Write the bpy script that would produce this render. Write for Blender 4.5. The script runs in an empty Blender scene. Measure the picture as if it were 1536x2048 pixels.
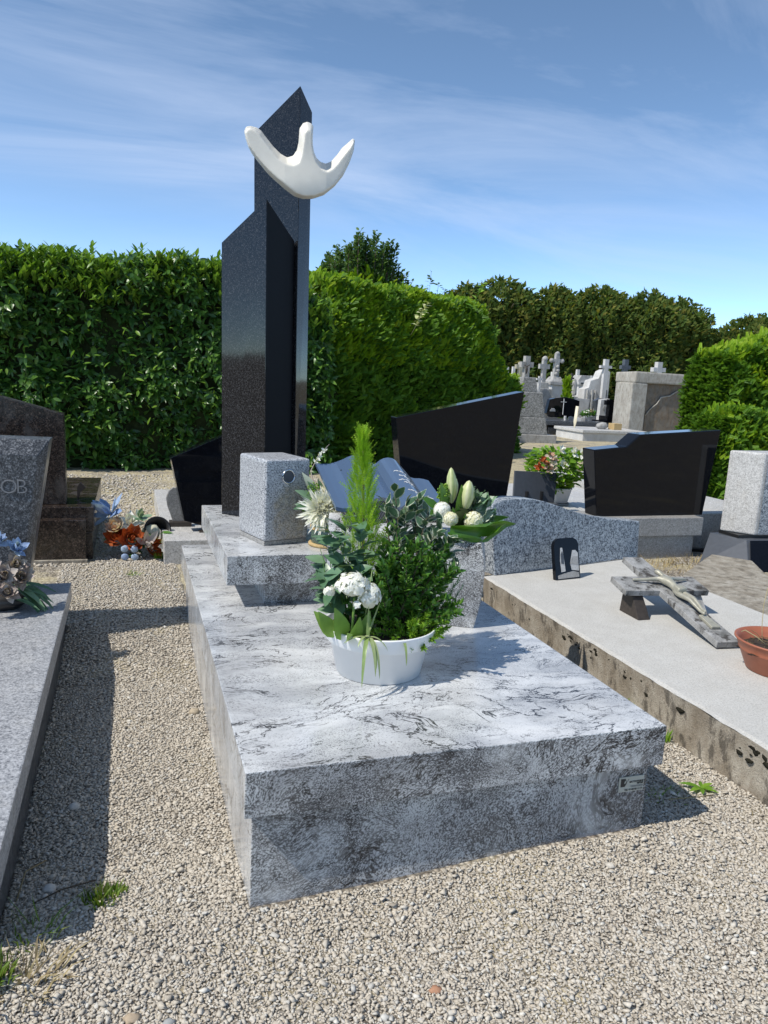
import bpy, bmesh, math, random
import numpy as np
from mathutils import Matrix, Vector, Euler
random.seed(7)
rng = np.random.default_rng(11)
SC = bpy.context.scene
COL = SC.collection

# ------------------------------------------------------------------ camera
cam_d = bpy.data.cameras.new("camera")
cam = bpy.data.objects.new("camera", cam_d); COL.objects.link(cam)
cam_d.sensor_fit = 'VERTICAL'; cam_d.sensor_height = 36.0; cam_d.sensor_width = 27.0
cam_d.lens = 36.0 * 1531.0 / 2048.0
cam_d.clip_start = 0.02; cam_d.clip_end = 2000
_r = Vector((0.94945923, -0.309582, 0.05182811)); _d = Vector((-0.00615085, -0.18343343, -0.98301289)); _f = Vector((0.3138301, 0.93301188, -0.17606675))
_m = Matrix((( _r.x, -_d.x, -_f.x), (_r.y, -_d.y, -_f.y), (_r.z, -_d.z, -_f.z))).to_4x4()
_m.translation = Vector((-0.21108531, -1.40052201, 1.10798921))
cam.matrix_world = _m
SC.camera = cam

# ------------------------------------------------------------------ light
SUN_TO = Vector((-0.77, -0.17, 1.0)).normalized()          # towards the sun
ELEV = math.asin(SUN_TO.z)
sun_d = bpy.data.lights.new("sun", 'SUN'); sun = bpy.data.objects.new("sun", sun_d); COL.objects.link(sun)
sun_d.energy = 2.35; sun_d.angle = math.radians(0.53); sun_d.color = (1.0, 0.95, 0.865)
sun.rotation_euler = SUN_TO.to_track_quat('Z', 'Y').to_euler()
sun.location = (-8, 0, 12)

SC.view_settings.view_transform = 'Standard'
SC.view_settings.look = 'None'
SC.view_settings.exposure = 1.0
SC.view_settings.gamma = 1.0
SC.view_settings.use_curve_mapping = False
SC.render.engine = 'CYCLES'
SC.cycles.max_bounces = 8
SC.cycles.transparent_max_bounces = 8
SC.cycles.sample_clamp_indirect = 6.0


# ------------------------------------------------------------------ node helpers
def nd(nt, typ, ins=None, **props):
    n = nt.nodes.new(typ)
    for k, v in props.items():
        setattr(n, k, v)
    for k, v in (ins or {}).items():
        s = n.inputs[k]
        if hasattr(v, 'is_output'):
            nt.links.new(v, s)
        else:
            if s.type == 'RGBA' and len(v) == 3:
                v = (*v, 1.0)
            s.default_value = v
    return n

def ramp(nt, fac, stops, interp='LINEAR'):
    n = nt.nodes.new('ShaderNodeValToRGB'); r = n.color_ramp; r.interpolation = interp
    while len(r.elements) < len(stops):
        r.elements.new(0.5)
    for e, (p, c) in zip(r.elements, stops):
        e.position = p
        c = (c, c, c) if isinstance(c, (int, float)) else c
        e.color = (*c, 1.0)
    nt.links.new(fac, n.inputs[0])
    return n.outputs[0]

def mixc(nt, fac, a, b, blend='MIX'):
    n = nt.nodes.new('ShaderNodeMix'); n.data_type = 'RGBA'; n.blend_type = blend
    for i, v in ((0, fac), (6, a), (7, b)):
        s = n.inputs[i]
        if hasattr(v, 'is_output'):
            nt.links.new(v, s)
        elif i == 0:
            s.default_value = v
        else:
            s.default_value = (*v[:3], 1.0)
    return n.outputs[2]

def math_(nt, op, a, b=0.0, clamp=False):
    n = nt.nodes.new('ShaderNodeMath'); n.operation = op; n.use_clamp = clamp
    for i, v in ((0, a), (1, b)):
        if hasattr(v, 'is_output'):
            nt.links.new(v, n.inputs[i])
        else:
            n.inputs[i].default_value = v
    return n.outputs[0]

def noise(nt, vec, scale, detail=3.0, rough=0.5, dist=0.0):
    n = nd(nt, 'ShaderNodeTexNoise', {'Vector': vec, 'Scale': scale, 'Detail': detail, 'Roughness': rough, 'Distortion': dist})
    return n.outputs[0], n.outputs[1]

def mapping(nt, vec, scale=(1, 1, 1), rot=(0, 0, 0), loc=(0, 0, 0)):
    return nd(nt, 'ShaderNodeMapping', {'Vector': vec, 'Scale': scale, 'Rotation': rot, 'Location': loc}).outputs[0]

def newmat(name):
    m = bpy.data.materials.new(name); m.use_nodes = True
    nt = m.node_tree; nt.nodes.clear()
    out = nt.nodes.new('ShaderNodeOutputMaterial')
    p = nt.nodes.new('ShaderNodeBsdfPrincipled')
    nt.links.new(p.outputs[0], out.inputs[0])
    tc = nt.nodes.new('ShaderNodeTexCoord')
    return m, nt, p, tc.outputs['Object'], out

def setp(nt, p, **kw):
    for k, v in kw.items():
        s = p.inputs[k.replace('_', ' ')]
        if hasattr(v, 'is_output'):
            nt.links.new(v, s)
        else:
            s.default_value = (*v, 1.0) if (s.type == 'RGBA' and len(v) == 3) else v

def bump(nt, p, h, strength, dist=0.01):
    b = nd(nt, 'ShaderNodeBump', {'Height': h, 'Strength': strength, 'Distance': dist})
    nt.links.new(b.outputs[0], p.inputs['Normal'])

# ------------------------------------------------------------------ world: sky with thin cirrus
world = bpy.data.worlds.new("World"); SC.world = world; world.use_nodes = True
nt = world.node_tree; nt.nodes.clear()
wo = nt.nodes.new('ShaderNodeOutputWorld')
sky = nt.nodes.new('ShaderNodeTexSky'); sky.sky_type = 'NISHITA'; sky.sun_disc = False
sky.sun_elevation = ELEV; sky.sun_rotation = math.radians(-102.4)
sky.altitude = 4000; sky.air_density = 0.6; sky.dust_density = 0.0; sky.ozone_density = 3.0
tc = nt.nodes.new('ShaderNodeTexCoord')
sep = nd(nt, 'ShaderNodeSeparateXYZ', {0: tc.outputs['Generated']})
zz = math_(nt, 'ADD', math_(nt, 'MAXIMUM', sep.outputs[2], 0.0), 0.22)
cx = math_(nt, 'DIVIDE', sep.outputs[0], zz); cy = math_(nt, 'DIVIDE', sep.outputs[1], zz)
cv = nd(nt, 'ShaderNodeCombineXYZ', {0: cx, 1: cy, 2: 0.0}).outputs[0]
cv = mapping(nt, cv, (0.55, 1.5, 1), (0, 0, math.radians(-14)), (4.3, 1.7, 0))
n1, _ = noise(nt, cv, 1.1, 7, 0.62, 0.9)
n2, _ = noise(nt, cv, 0.45, 2, 0.5, 0.2)
cl = math_(nt, 'MULTIPLY', ramp(nt, n1, [(0.40, 0), (0.78, 1)]), ramp(nt, n2, [(0.32, 0), (0.55, 1)]))
cl = math_(nt, 'MULTIPLY', cl, 0.62)
skyc = mixc(nt, 1.0, sky.outputs[0], (1.08, 1.08, 0.92), 'MULTIPLY')
bg1 = nd(nt, 'ShaderNodeBackground', {'Color': skyc, 'Strength': 0.15})
bg2 = nd(nt, 'ShaderNodeBackground', {'Color': (0.36, 0.42, 0.54), 'Strength': 1.0})
ms = nd(nt, 'ShaderNodeMixShader', {0: cl, 1: bg1.outputs[0], 2: bg2.outputs[0]})
nt.links.new(ms.outputs[0], wo.inputs[0])

# ------------------------------------------------------------------ object helpers
W = {}          # world origin of every object we make

def thing(name, label, cat, loc, group=None):
    o = bpy.data.objects.new(name, None); COL.objects.link(o)
    o.location = loc; o.empty_display_size = 0.05
    o['label'] = label; o['category'] = cat
    if group: o['group'] = group
    W[o] = Vector(loc)
    return o

def tag(o, label, cat, group=None):
    o['label'] = label; o['category'] = cat
    if group: o['group'] = group
    return o

def _place(o, me, co, parent):
    """co: Nx3 world coordinates already put into me; shift them to the object's origin"""
    if parent is not None:
        o.parent = parent; org = W[parent]
    else:
        org = Vector(((co[:, 0].min() + co[:, 0].max()) / 2, (co[:, 1].min() + co[:, 1].max()) / 2, co[:, 2].min()))
        o.location = org
    W[o] = org.copy()
    c = (co - np.array(org)).astype(np.float32)
    me.vertices.foreach_set('co', c.ravel()); me.update()

def put(name, V, F, mat, parent=None, smooth=False, attr=None, kind=None):
    V = np.asarray(V, dtype=np.float64).reshape(-1, 3)
    me = bpy.data.meshes.new(name)
    if isinstance(F, np.ndarray):
        n = F.shape[1]
        me.vertices.add(len(V)); me.loops.add(F.size); me.polygons.add(len(F))
        me.loops.foreach_set('vertex_index', F.astype(np.int32).ravel())
        me.polygons.foreach_set('loop_start', (np.arange(len(F)) * n).astype(np.int32))
        me.polygons.foreach_set('loop_total', np.full(len(F), n, np.int32))
        me.vertices.foreach_set('co', V.astype(np.float32).ravel())
        me.update(calc_edges=True)
    else:
        me.from_pydata([tuple(v) for v in V], [], [tuple(f) for f in F])
    me.materials.append(mat)
    o = bpy.data.objects.new(name, me); COL.objects.link(o)
    _place(o, me, V, parent)
    if smooth:
        me.polygons.foreach_set('use_smooth', np.ones(len(me.polygons), bool))
    if attr is not None:
        a = me.attributes.new('rnd', 'FLOAT', 'POINT'); a.data.foreach_set('value', np.asarray(attr, np.float32))
    if kind: o['kind'] = kind
    return o

def putbm(name, bm, mat, parent=None, smooth=False, bevel=0.0, seg=2, kind=None):
    bmesh.ops.recalc_face_normals(bm, faces=bm.faces)
    if bevel > 0:
        es = [e for e in bm.edges if len(e.link_faces) == 2 and e.calc_face_angle(0) > 0.4]
        bmesh.ops.bevel(bm, geom=es, offset=bevel, segments=seg, affect='EDGES', profile=0.6, clamp_overlap=True)
        bmesh.ops.recalc_face_normals(bm, faces=bm.faces)
    me = bpy.data.meshes.new(name); bm.to_mesh(me); bm.free()
    co = np.empty(len(me.vertices) * 3); me.vertices.foreach_get('co', co); co = co.reshape(-1, 3)
    me.materials.append(mat)
    o = bpy.data.objects.new(name, me); COL.objects.link(o)
    _place(o, me, co, parent)
    if smooth:
        me.polygons.foreach_set('use_smooth', np.ones(len(me.polygons), bool))
    if kind: o['kind'] = kind
    return o

def bm_hull(bot, top):
    """prism from two point loops of equal length"""
    bm = bmesh.new()
    b = [bm.verts.new(p) for p in bot]; t = [bm.verts.new(p) for p in top]
    bm.faces.new(b[::-1]); bm.faces.new(t)
    n = len(b)
    for i in range(n):
        bm.faces.new((b[i], b[(i + 1) % n], t[(i + 1) % n], t[i]))
    return bm

def block(name, x0, x1, y0, y1, z0, z1, mat, parent=None, bevel=0.003, seg=2, **k):
    q = [(x0, y0), (x1, y0), (x1, y1), (x0, y1)]
    return putbm(name, bm_hull([(*p, z0) for p in q], [(*p, z1) for p in q]), mat, parent, bevel=bevel, seg=seg, **k)

def prism(name, xy, z0, z1, mat, parent=None, bevel=0.003, top_xy=None, **k):
    tx = top_xy or xy
    zt = z1 if isinstance(z1, (list, tuple)) else [z1] * len(xy)
    return putbm(name, bm_hull([(*p, z0) for p in xy], [(*p, z) for p, z in zip(tx, zt)]), mat, parent, bevel=bevel, **k)

def plate(name, uz, org, d, thick, mat, parent=None, bevel=0.003, lean=0.0, **k):
    """upright slab: outline (u along d, z) given in metres, thickness away from the viewer (left normal of d)"""
    d = Vector((d[0], d[1], 0)).normalized(); n = Vector((-d.y, d.x, 0))
    o = Vector((org[0], org[1], 0))
    z0 = min(z for u, z in uz)
    f = [o + d * u + Vector((0, 0, z)) + n * (lean * (z - z0)) for u, z in uz]
    bm = bm_hull([p[:] for p in f], [(p + n * thick)[:] for p in f])
    return putbm(name, bm, mat, parent, bevel=bevel, **k)

def tube_geo(path, rad, n=6, cap=True):
    P = [Vector(p) for p in path]; V = []; F = []
    r = rad if isinstance(rad, (list, tuple)) else [rad] * len(P)
    up = Vector((0, 0, 1))
    for i, p in enumerate(P):
        t = (P[min(i + 1, len(P) - 1)] - P[max(i - 1, 0)]).normalized()
        a = t.cross(up)
        if a.length < 0.05: a = t.cross(Vector((1, 0, 0)))
        a.normalize(); b = t.cross(a).normalized()
        for k in range(n):
            th = 2 * math.pi * k / n
            V.append(p + (a * math.cos(th) + b * math.sin(th)) * r[i])
    for i in range(len(P) - 1):
        for k in range(n):
            F.append((i * n + k, i * n + (k + 1) % n, (i + 1) * n + (k + 1) % n, (i + 1) * n + k))
    if cap:
        F.append(tuple(range(n))[::-1]); F.append(tuple((len(P) - 1) * n + k for k in range(n)))
    return [tuple(v) for v in V], F

def tube(name, path, rad, mat, parent=None, n=6, smooth=True, **k):
    V, F = tube_geo(path, rad, n)
    return put(name, V, F, mat, parent, smooth=smooth, **k)

class MB:
    def __init__(s): s.V = []; s.F = []
    def add(s, V, F):
        b = len(s.V); s.V += [tuple(v) for v in V]; s.F += [tuple(i + b for i in f) for f in F]
    def tube(s, path, rad, n=5): s.add(*tube_geo(path, rad, n))
    def build(s, name, mat, parent=None, **k): return put(name, s.V, s.F, mat, parent, **k)

def lathe_geo(prof, c, n=40, sx=1.0, sy=1.0):
    V = []; F = []
    for r, z in prof:
        for k in range(n):
            th = 2 * math.pi * k / n
            V.append((c[0] + r * sx * math.cos(th), c[1] + r * sy * math.sin(th), c[2] + z))
    for i in range(len(prof) - 1):
        for k in range(n):
            F.append((i * n + k, i * n + (k + 1) % n, (i + 1) * n + (k + 1) % n, (i + 1) * n + k))
    return V, F

def lathe(name, prof, c, mat, parent=None, n=40, smooth=True, **k):
    V, F = lathe_geo(prof, c, n)
    bm = bmesh.new(); vs = [bm.verts.new(v) for v in V]
    for f in F: bm.faces.new([vs[i] for i in f])
    if prof[0][0] > 1e-6: bm.faces.new([vs[i] for i in range(n)][::-1])
    bmesh.ops.remove_doubles(bm, verts=bm.verts, dist=1e-6)
    bmesh.ops.recalc_face_normals(bm, faces=bm.faces)
    o = putbm(name, bm, mat, parent, smooth=smooth, **k)
    return o

def ico(r=1.0, sub=1):
    bm = bmesh.new(); bmesh.ops.create_icosphere(bm, subdivisions=sub, radius=r)
    V = np.array([v.co[:] for v in bm.verts]); F = np.array([[v.index for v in f.verts] for f in bm.faces]); bm.free()
    return V, F

def lump(name, c, r, mat, parent=None, sub=3, amp=0.15, freq=2.0, seed=0, scale=(1, 1, 1), smooth=True, **k):
    from mathutils import noise as mn
    V, F = ico(1.0, sub); out = []
    for v in V:
        q = Vector(v); d = 1 + amp * mn.noise(q * freq + Vector((seed * 3.1, seed, -seed)))
        out.append((c[0] + v[0] * d * r * scale[0], c[1] + v[1] * d * r * scale[1], c[2] + v[2] * d * r * scale[2]))
    return put(name, out, F, mat, parent, smooth=smooth, **k)

# ---- leaves
def leaf_geo(L, w, seg=3, fold=0.25, curl=0.25, tip=1.0):
    """leaf along +Y, face +Z; returns triangles"""
    mid = []; lf = []; rt = []
    for i in range(seg + 1):
        t = i / seg
        hw = w * 0.5 * math.sin(math.pi * min(1, (t * 0.94 + 0.03)) ** (0.85 * tip))
        z = -curl * L * t * t
        mid.append((0, t * L, z)); lf.append((-hw, t * L, z + fold * hw)); rt.append((hw, t * L, z + fold * hw))
    V = mid + lf + rt; n = seg + 1; F = []
    for i in range(seg):
        F += [(i, i + 1, n + i + 1), (i, n + i + 1, n + i), (i, 2 * n + i + 1, i + 1), (i, 2 * n + i, 2 * n + i + 1)]
    return np.array(V, float), np.array(F)

def spray_geo(n=5, L=1.0, ll=0.34, lw=0.07, ang=40, droop=0.0, stem=0.03):
    """conifer twig along +Y with flat paired leaflets"""
    V = []; F = []
    def pt(t): return np.array([0, t * L, -droop * L * t * t])
    def diamond(p, d, l, w):
        s = np.array([-d[1], d[0], 0.0]); b = len(V)
        V.extend([p, p + d * l * .45 + s * w, p + d * l, p + d * l * .45 - s * w + np.array([0, 0, w * .6])])
        F.extend([(b, b + 2, b + 1), (b, b + 3, b + 2)])
    diamond(pt(0.0), np.array([0, 1.0, -droop]), L, stem * L)
    for i in range(n):
        t = 0.12 + 0.72 * i / max(1, n - 1); a = math.radians(ang); l = ll * L * (1.05 - 0.55 * t)
        for s in (-1, 1):
            d = np.array([s * math.sin(a), math.cos(a), 0.12 * s]); diamond(pt(t), d, l, lw * L)
    return np.array(V, float), np.array(F)

def norm(a): return a / np.maximum(np.linalg.norm(a, axis=-1, keepdims=True), 1e-9)

def frames(d, nhint):
    y = norm(d); x = norm(np.cross(y, nhint)); z = np.cross(x, y)
    return np.stack([x, y, z], axis=2)            # columns

def scatter(base, pos, mats, scl, rnd=None):
    V, F = base; N = len(pos)
    scl = np.broadcast_to(np.asarray(scl, float), (N,))
    P = np.einsum('nij,vj->nvi', mats, V) * scl[:, None, None] + pos[:, None, :]
    FF = F[None] + (np.arange(N) * len(V))[:, None, None]
    r = np.repeat(rng.random(N) if rnd is None else rnd, len(V))
    return P.reshape(-1, 3), FF.reshape(-1, F.shape[1]), r

def merge(parts):
    V = []; F = []; R = []; b = 0
    for v, f, r in parts:
        V.append(v); F.append(f + b); R.append(r); b += len(v)
    return np.concatenate(V), np.concatenate(F), np.concatenate(R)

def leaf_objs(name, base, pos, mats, scl, mat, parent, rndv=0.5):
    """one object per leaf, sharing one mesh"""
    V, F = base
    me = bpy.data.meshes.new(name); me.from_pydata([tuple(v) for v in V], [], [tuple(int(i) for i in f) for f in F])
    me.polygons.foreach_set('use_smooth', np.ones(len(me.polygons), bool)); me.materials.append(mat)
    org = W[parent]; out = []
    for i in range(len(pos)):
        o = bpy.data.objects.new(name, me); COL.objects.link(o); o.parent = parent
        M = Matrix([list(r) for r in mats[i]]).to_4x4() @ Matrix.Scale(float(scl[i]), 4)
        M.translation = Vector(pos[i]) - org
        o.matrix_basis = M; W[o] = Vector(pos[i]); out.append(o)
    return out

def rvec(n):
    return norm(rng.normal(size=(n, 3)))

# ------------------------------------------------------------------ materials
def mat_white_granite():
    """pale veined granite of the main grave"""
    m, nt, p, co, _ = newmat('veined_granite')
    warp = noise(nt, co, 2.6, 3, 0.55)[1]
    wv = nd(nt, 'ShaderNodeVectorMath', {0: warp, 1: (0.5, 0.5, 0.5)}, operation='SUBTRACT').outputs[0]
    wv = nd(nt, 'ShaderNodeVectorMath', {0: wv, 'Scale': 0.20}, operation='SCALE').outputs[0]
    q = nd(nt, 'ShaderNodeVectorMath', {0: co, 1: wv}, operation='ADD').outputs[0]
    rq = mapping(nt, q, (1, 1, 1), (0.15, 0.55, 0.12))
    # soft cloudy ground tone
    band = noise(nt, mapping(nt, rq, (2.0, 5.0, 4.0)), 1.6, 5, 0.6)[0]
    base = ramp(nt, band, [(0.32, (0.36, 0.37, 0.385)), (0.47, (0.50, 0.51, 0.52)), (0.62, (0.64, 0.65, 0.655))])
    # elongated mica flecks, more of them on front and back faces, fewer on top
    fl = noise(nt, mapping(nt, rq, (190, 400, 330)), 1.0, 3, 0.75)[0]
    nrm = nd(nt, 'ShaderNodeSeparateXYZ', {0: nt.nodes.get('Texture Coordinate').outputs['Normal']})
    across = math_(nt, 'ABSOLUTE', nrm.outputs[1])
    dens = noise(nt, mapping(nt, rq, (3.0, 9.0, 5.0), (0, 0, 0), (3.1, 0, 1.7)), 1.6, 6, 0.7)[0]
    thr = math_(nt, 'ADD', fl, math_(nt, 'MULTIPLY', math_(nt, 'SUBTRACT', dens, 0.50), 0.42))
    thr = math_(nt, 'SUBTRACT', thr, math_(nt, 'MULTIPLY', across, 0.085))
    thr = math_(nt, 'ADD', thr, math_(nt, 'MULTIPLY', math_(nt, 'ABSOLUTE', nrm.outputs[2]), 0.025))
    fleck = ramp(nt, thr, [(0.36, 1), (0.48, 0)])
    base = mixc(nt, math_(nt, 'MULTIPLY', fleck, 0.90), base, (0.035, 0.036, 0.04))
    def vein(scale, width, lo, hi, seed, sc=(1, 1.9, 1.5), det=7):
        v = mapping(nt, q, sc, (0.2, 0.1, 0.35), (seed, seed * .7, 0))
        n = noise(nt, v, scale, det, 0.66, 0.5)[0]
        a = math_(nt, 'ABSOLUTE', math_(nt, 'SUBTRACT', n, 0.5))
        line = ramp(nt, a, [(0.0, 1), (width * .5, 0.9), (width, 0)])
        msk = ramp(nt, noise(nt, v, scale * 1.4, 3, 0.6)[0], [(lo, 0), (hi, 1)])
        return math_(nt, 'MULTIPLY', line, msk)
    v1 = vein(2.3, 0.0080, 0.45, 0.51, 1.3); v2 = vein(4.4, 0.0095, 0.48, 0.54, 5.1); v4 = vein(8.0, 0.012, 0.54, 0.60, 12.3)
    # sooty blotches where veins gather, broken up by the flecks
    blot = ramp(nt, noise(nt, mapping(nt, q, (3.4, 3.0, 1.5), (0, 0.45, 0.3), (7.7, 2.1, 0.4)), 3.0, 8, 0.74, 0.6)[0], [(0.555, 0), (0.61, 1)])
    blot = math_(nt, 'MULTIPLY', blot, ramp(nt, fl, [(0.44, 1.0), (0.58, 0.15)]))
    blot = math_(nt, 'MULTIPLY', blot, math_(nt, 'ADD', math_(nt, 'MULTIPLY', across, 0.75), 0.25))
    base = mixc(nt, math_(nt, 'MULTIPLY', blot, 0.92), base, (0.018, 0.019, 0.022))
    base = mixc(nt, math_(nt, 'MULTIPLY', v4, 0.5), base, (0.05, 0.05, 0.054))
    base = mixc(nt, math_(nt, 'MULTIPLY', v2, 0.85), base, (0.03, 0.03, 0.034))
    base = mixc(nt, math_(nt, 'MULTIPLY', v1, 0.96), base, (0.018, 0.018, 0.02))
    # milky quartz drifts
    wq = ramp(nt, noise(nt, mapping(nt, q, (1.2, 3.4, 2.2), (0, 0, 0.2), (2.7, 8.8, 1.1)), 2.2, 5, 0.6)[0], [(0.56, 0), (0.68, 1)])
    base = mixc(nt, math_(nt, 'MULTIPLY', wq, 0.6), base, (0.70, 0.70, 0.69))
    st = ramp(nt, noise(nt, co, 4.5, 4, 0.6)[0], [(0.45, 0), (0.75, 1)])
    base = mixc(nt, math_(nt, 'MULTIPLY', st, 0.14), base, (0.50, 0.45, 0.38))
    setp(nt, p, Base_Color=base, Roughness=ramp(nt, st, [(0, 0.16), (1, 0.30)]), IOR=1.55)
    bump(nt, p, fl, 0.02, 0.001)
    return m

def mat_speckle(name, stops, scale=140, rough=0.3, stretch=(1, 1, 1), cloud=0.25, ior=1.5, spec=0.5, dirt=None, bmp=0.05):
    m, nt, p, co, _ = newmat(name)
    v = mapping(nt, co, stretch, (0.3, 0.5, 0.2))
    f = noise(nt, v, scale, 2, 0.65)[0]
    f2 = noise(nt, v, scale * 0.37, 2, 0.6)[0]
    f = math_(nt, 'ADD', math_(nt, 'MULTIPLY', f, 0.68), math_(nt, 'MULTIPLY', f2, 0.32))
    c = ramp(nt, f, stops)
    cl = noise(nt, co, 5.0, 4, 0.6)[0]
    c = mixc(nt, cloud, c, ramp(nt, cl, [(0.3, 0.25), (0.7, 1.0)]), 'MULTIPLY')
    rg = rough
    if dirt:
        dm = ramp(nt, noise(nt, mapping(nt, co, (1, 1, 0.5)), 9, 6, 0.7)[0], [(0.5, 0), (0.72, 1)])
        c = mixc(nt, math_(nt, 'MULTIPLY', dm, dirt[1]), c, dirt[0])
        rg = ramp(nt, dm, [(0, rough), (1, min(1, rough + 0.35))])
    setp(nt, p, Base_Color=c, Roughness=rg, IOR=ior)
    p.inputs['Specular IOR Level'].default_value = spec
    bump(nt, p, f, bmp, 0.001)
    return m

def mat_plain(name, col, rough=0.5, var=0.12, vscale=30, bmp=0.0, bscale=120, metallic=0.0, sub=0.0, spec=0.5):
    m, nt, p, co, _ = newmat(name)
    n = noise(nt, co, vscale, 4, 0.6)[0]
    c = mixc(nt, 1.0, col, ramp(nt, n, [(0.25, 1 - var), (0.75, 1 + var * 0.5)]), 'MULTIPLY')
    setp(nt, p, Base_Color=c, Roughness=rough, Metallic=metallic)
    p.inputs['Specular IOR Level'].default_value = spec
    if sub: setp(nt, p, Subsurface_Weight=sub, Subsurface_Radius=(0.01, 0.01, 0.008))
    if bmp: bump(nt, p, noise(nt, co, bscale, 4, 0.6)[0], bmp, 0.003)
    return m

def mat_leaf(name, stops, rough=0.4, trans=0.3, edge=None, spec=0.5, mott=0.35):
    """leaf colour from the per-leaf random number; thin enough to let light through"""
    m, nt, p, co, out = newmat(name)
    at = nd(nt, 'ShaderNodeAttribute', attribute_name='rnd')
    oi = nt.nodes.new('ShaderNodeObjectInfo')
    r = math_(nt, 'FRACT', math_(nt, 'ADD', at.outputs['Fac'], oi.outputs['Random']))
    c = ramp(nt, r, stops)
    if edge:
        # variegated: pale irregular margin, measured in the leaf's own coordinates
        sp = nd(nt, 'ShaderNodeSeparateXYZ', {0: co})
        hw = math_(nt, 'MULTIPLY', math_(nt, 'POWER', math_(nt, 'SINE', math_(nt, 'MULTIPLY', math_(nt, 'ADD', math_(nt, 'MULTIPLY', sp.outputs[1], 0.94), 0.03), math.pi)), 0.8), edge[1])
        q = math_(nt, 'SUBTRACT', math_(nt, 'ABSOLUTE', sp.outputs[0]), hw)
        q = math_(nt, 'ADD', q, math_(nt, 'MULTIPLY', math_(nt, 'SUBTRACT', noise(nt, co, 9, 3, 0.6)[0], 0.5), 0.10))
        e = ramp(nt, math_(nt, 'ADD', q, 0.5), [(0.43, 0), (0.455, 1)])
        c = mixc(nt, e, c, edge[0])
    pos = nt.nodes.new('ShaderNodeNewGeometry')
    n = noise(nt, pos.outputs['Position'], 60, 2, 0.5)[0]
    c = mixc(nt, mott, c, ramp(nt, n, [(0.3, 0.55), (0.7, 1.0)]), 'MULTIPLY')
    setp(nt, p, Base_Color=c, Roughness=rough)
    p.inputs['Specular IOR Level'].default_value = spec
    if trans > 0:
        tb = nd(nt, 'ShaderNodeBsdfTranslucent', {0: mixc(nt, 1.0, c, (1.0, 1.0, 0.45), 'MULTIPLY')})
        ms = nd(nt, 'ShaderNodeMixShader', {0: trans, 1: p.outputs[0], 2: tb.outputs[0]})
        nt.links.new(ms.outputs[0], out.inputs[0])
    return m

def mat_gravel_ground():
    m, nt, p, co, _ = newmat('gravel_ground')
    v = nd(nt, 'ShaderNodeTexVoronoi', {'Vector': co, 'Scale': 85.0})
    tone = nd(nt, 'ShaderNodeSeparateColor', {0: v.outputs['Color']}).outputs[0]
    c = ramp(nt, tone, [(0.0, (0.25, 0.21, 0.17)), (0.4, (0.42, 0.37, 0.30)), (1.0, (0.58, 0.53, 0.45))])
    edge = ramp(nt, v.outputs['Distance'], [(0.30, 1), (0.62, 0.35)])
    c = mixc(nt, 1.0, c, edge, 'MULTIPLY')
    # dry moss, needles and straw-coloured grass between the rows
    sp = nd(nt, 'ShaderNodeSeparateXYZ', {0: co})
    band = ramp(nt, math_(nt, 'MULTIPLY', sp.outputs[1], 0.1), [(0.2, 0), (0.29, 1)])
    dm = ramp(nt, math_(nt, 'ADD', noise(nt, co, 2.6, 6, 0.68)[0], math_(nt, 'MULTIPLY', band, 0.14)), [(0.52, 0), (0.66, 1)])
    straw = ramp(nt, noise(nt, co, 48, 5, 0.7)[0], [(0.3, (0.20, 0.16, 0.095)), (0.5, (0.46, 0.40, 0.26)), (0.72, (0.58, 0.53, 0.36))])
    c = mixc(nt, math_(nt, 'MULTIPLY', dm, 0.85), c, straw)
    setp(nt, p, Base_Color=c, Roughness=0.95)
    p.inputs['Specular IOR Level'].default_value = 0.2
    h = math_(nt, 'SUBTRACT', 1.0, v.outputs['Distance'])
    bump(nt, p, h, 0.9, 0.006)
    return m

def mat_stones():
    m, nt, p, co, _ = newmat('gravel_stone')
    at = nd(nt, 'ShaderNodeAttribute', attribute_name='rnd')
    c = ramp(nt, at.outputs['Fac'], [(0.0, (0.34, 0.30, 0.245)), (0.08, (0.47, 0.42, 0.345)), (0.45, (0.55, 0.495, 0.41)), (0.8, (0.61, 0.555, 0.47)), (0.94, (0.52, 0.50, 0.455)), (0.99, (0.68, 0.65, 0.58))])
    n = noise(nt, co, 260, 3, 0.6)[0]
    c = mixc(nt, 0.6, c, ramp(nt, n, [(0.3, 0.66), (0.7, 1.0)]), 'MULTIPLY')
    setp(nt, p, Base_Color=c, Roughness=0.9); p.inputs['Specular IOR Level'].default_value = 0.25
    return m

def mat_concrete(name, base, dark, scale=6, dirtcol=(0.16, 0.12, 0.08), dirtamt=0.0, bmp=0.25, black=0.0):
    m, nt, p, co, _ = newmat(name)
    a = noise(nt, co, scale, 7, 0.65)[0]; g = noise(nt, co, 190, 3, 0.7)[0]
    c = mixc(nt, ramp(nt, a, [(0.3, 0), (0.7, 1)]), dark, base)
    c = mixc(nt, 0.8, c, ramp(nt, g, [(0.28, 0.45), (0.48, 0.95), (0.75, 1.08)]), 'MULTIPLY')
    if dirtamt:
        d = ramp(nt, noise(nt, mapping(nt, co, (1, 1, 0.45)), 11, 6, 0.7)[0], [(0.42, 0), (0.62, 1)])
        c = mixc(nt, math_(nt, 'MULTIPLY', d, dirtamt), c, dirtcol)
    if black:
        d = ramp(nt, noise(nt, mapping(nt, co, (1.3, 1.3, 0.6)), 16, 6, 0.72)[0], [(0.52, 0), (0.60, 1)])
        c = mixc(nt, math_(nt, 'MULTIPLY', d, black), c, (0.035, 0.03, 0.026))
    setp(nt, p, Base_Color=c, Roughness=0.88); p.inputs['Specular IOR Level'].default_value = 0.3
    bump(nt, p, math_(nt, 'ADD', g, a), bmp, 0.004)
    return m

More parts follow.
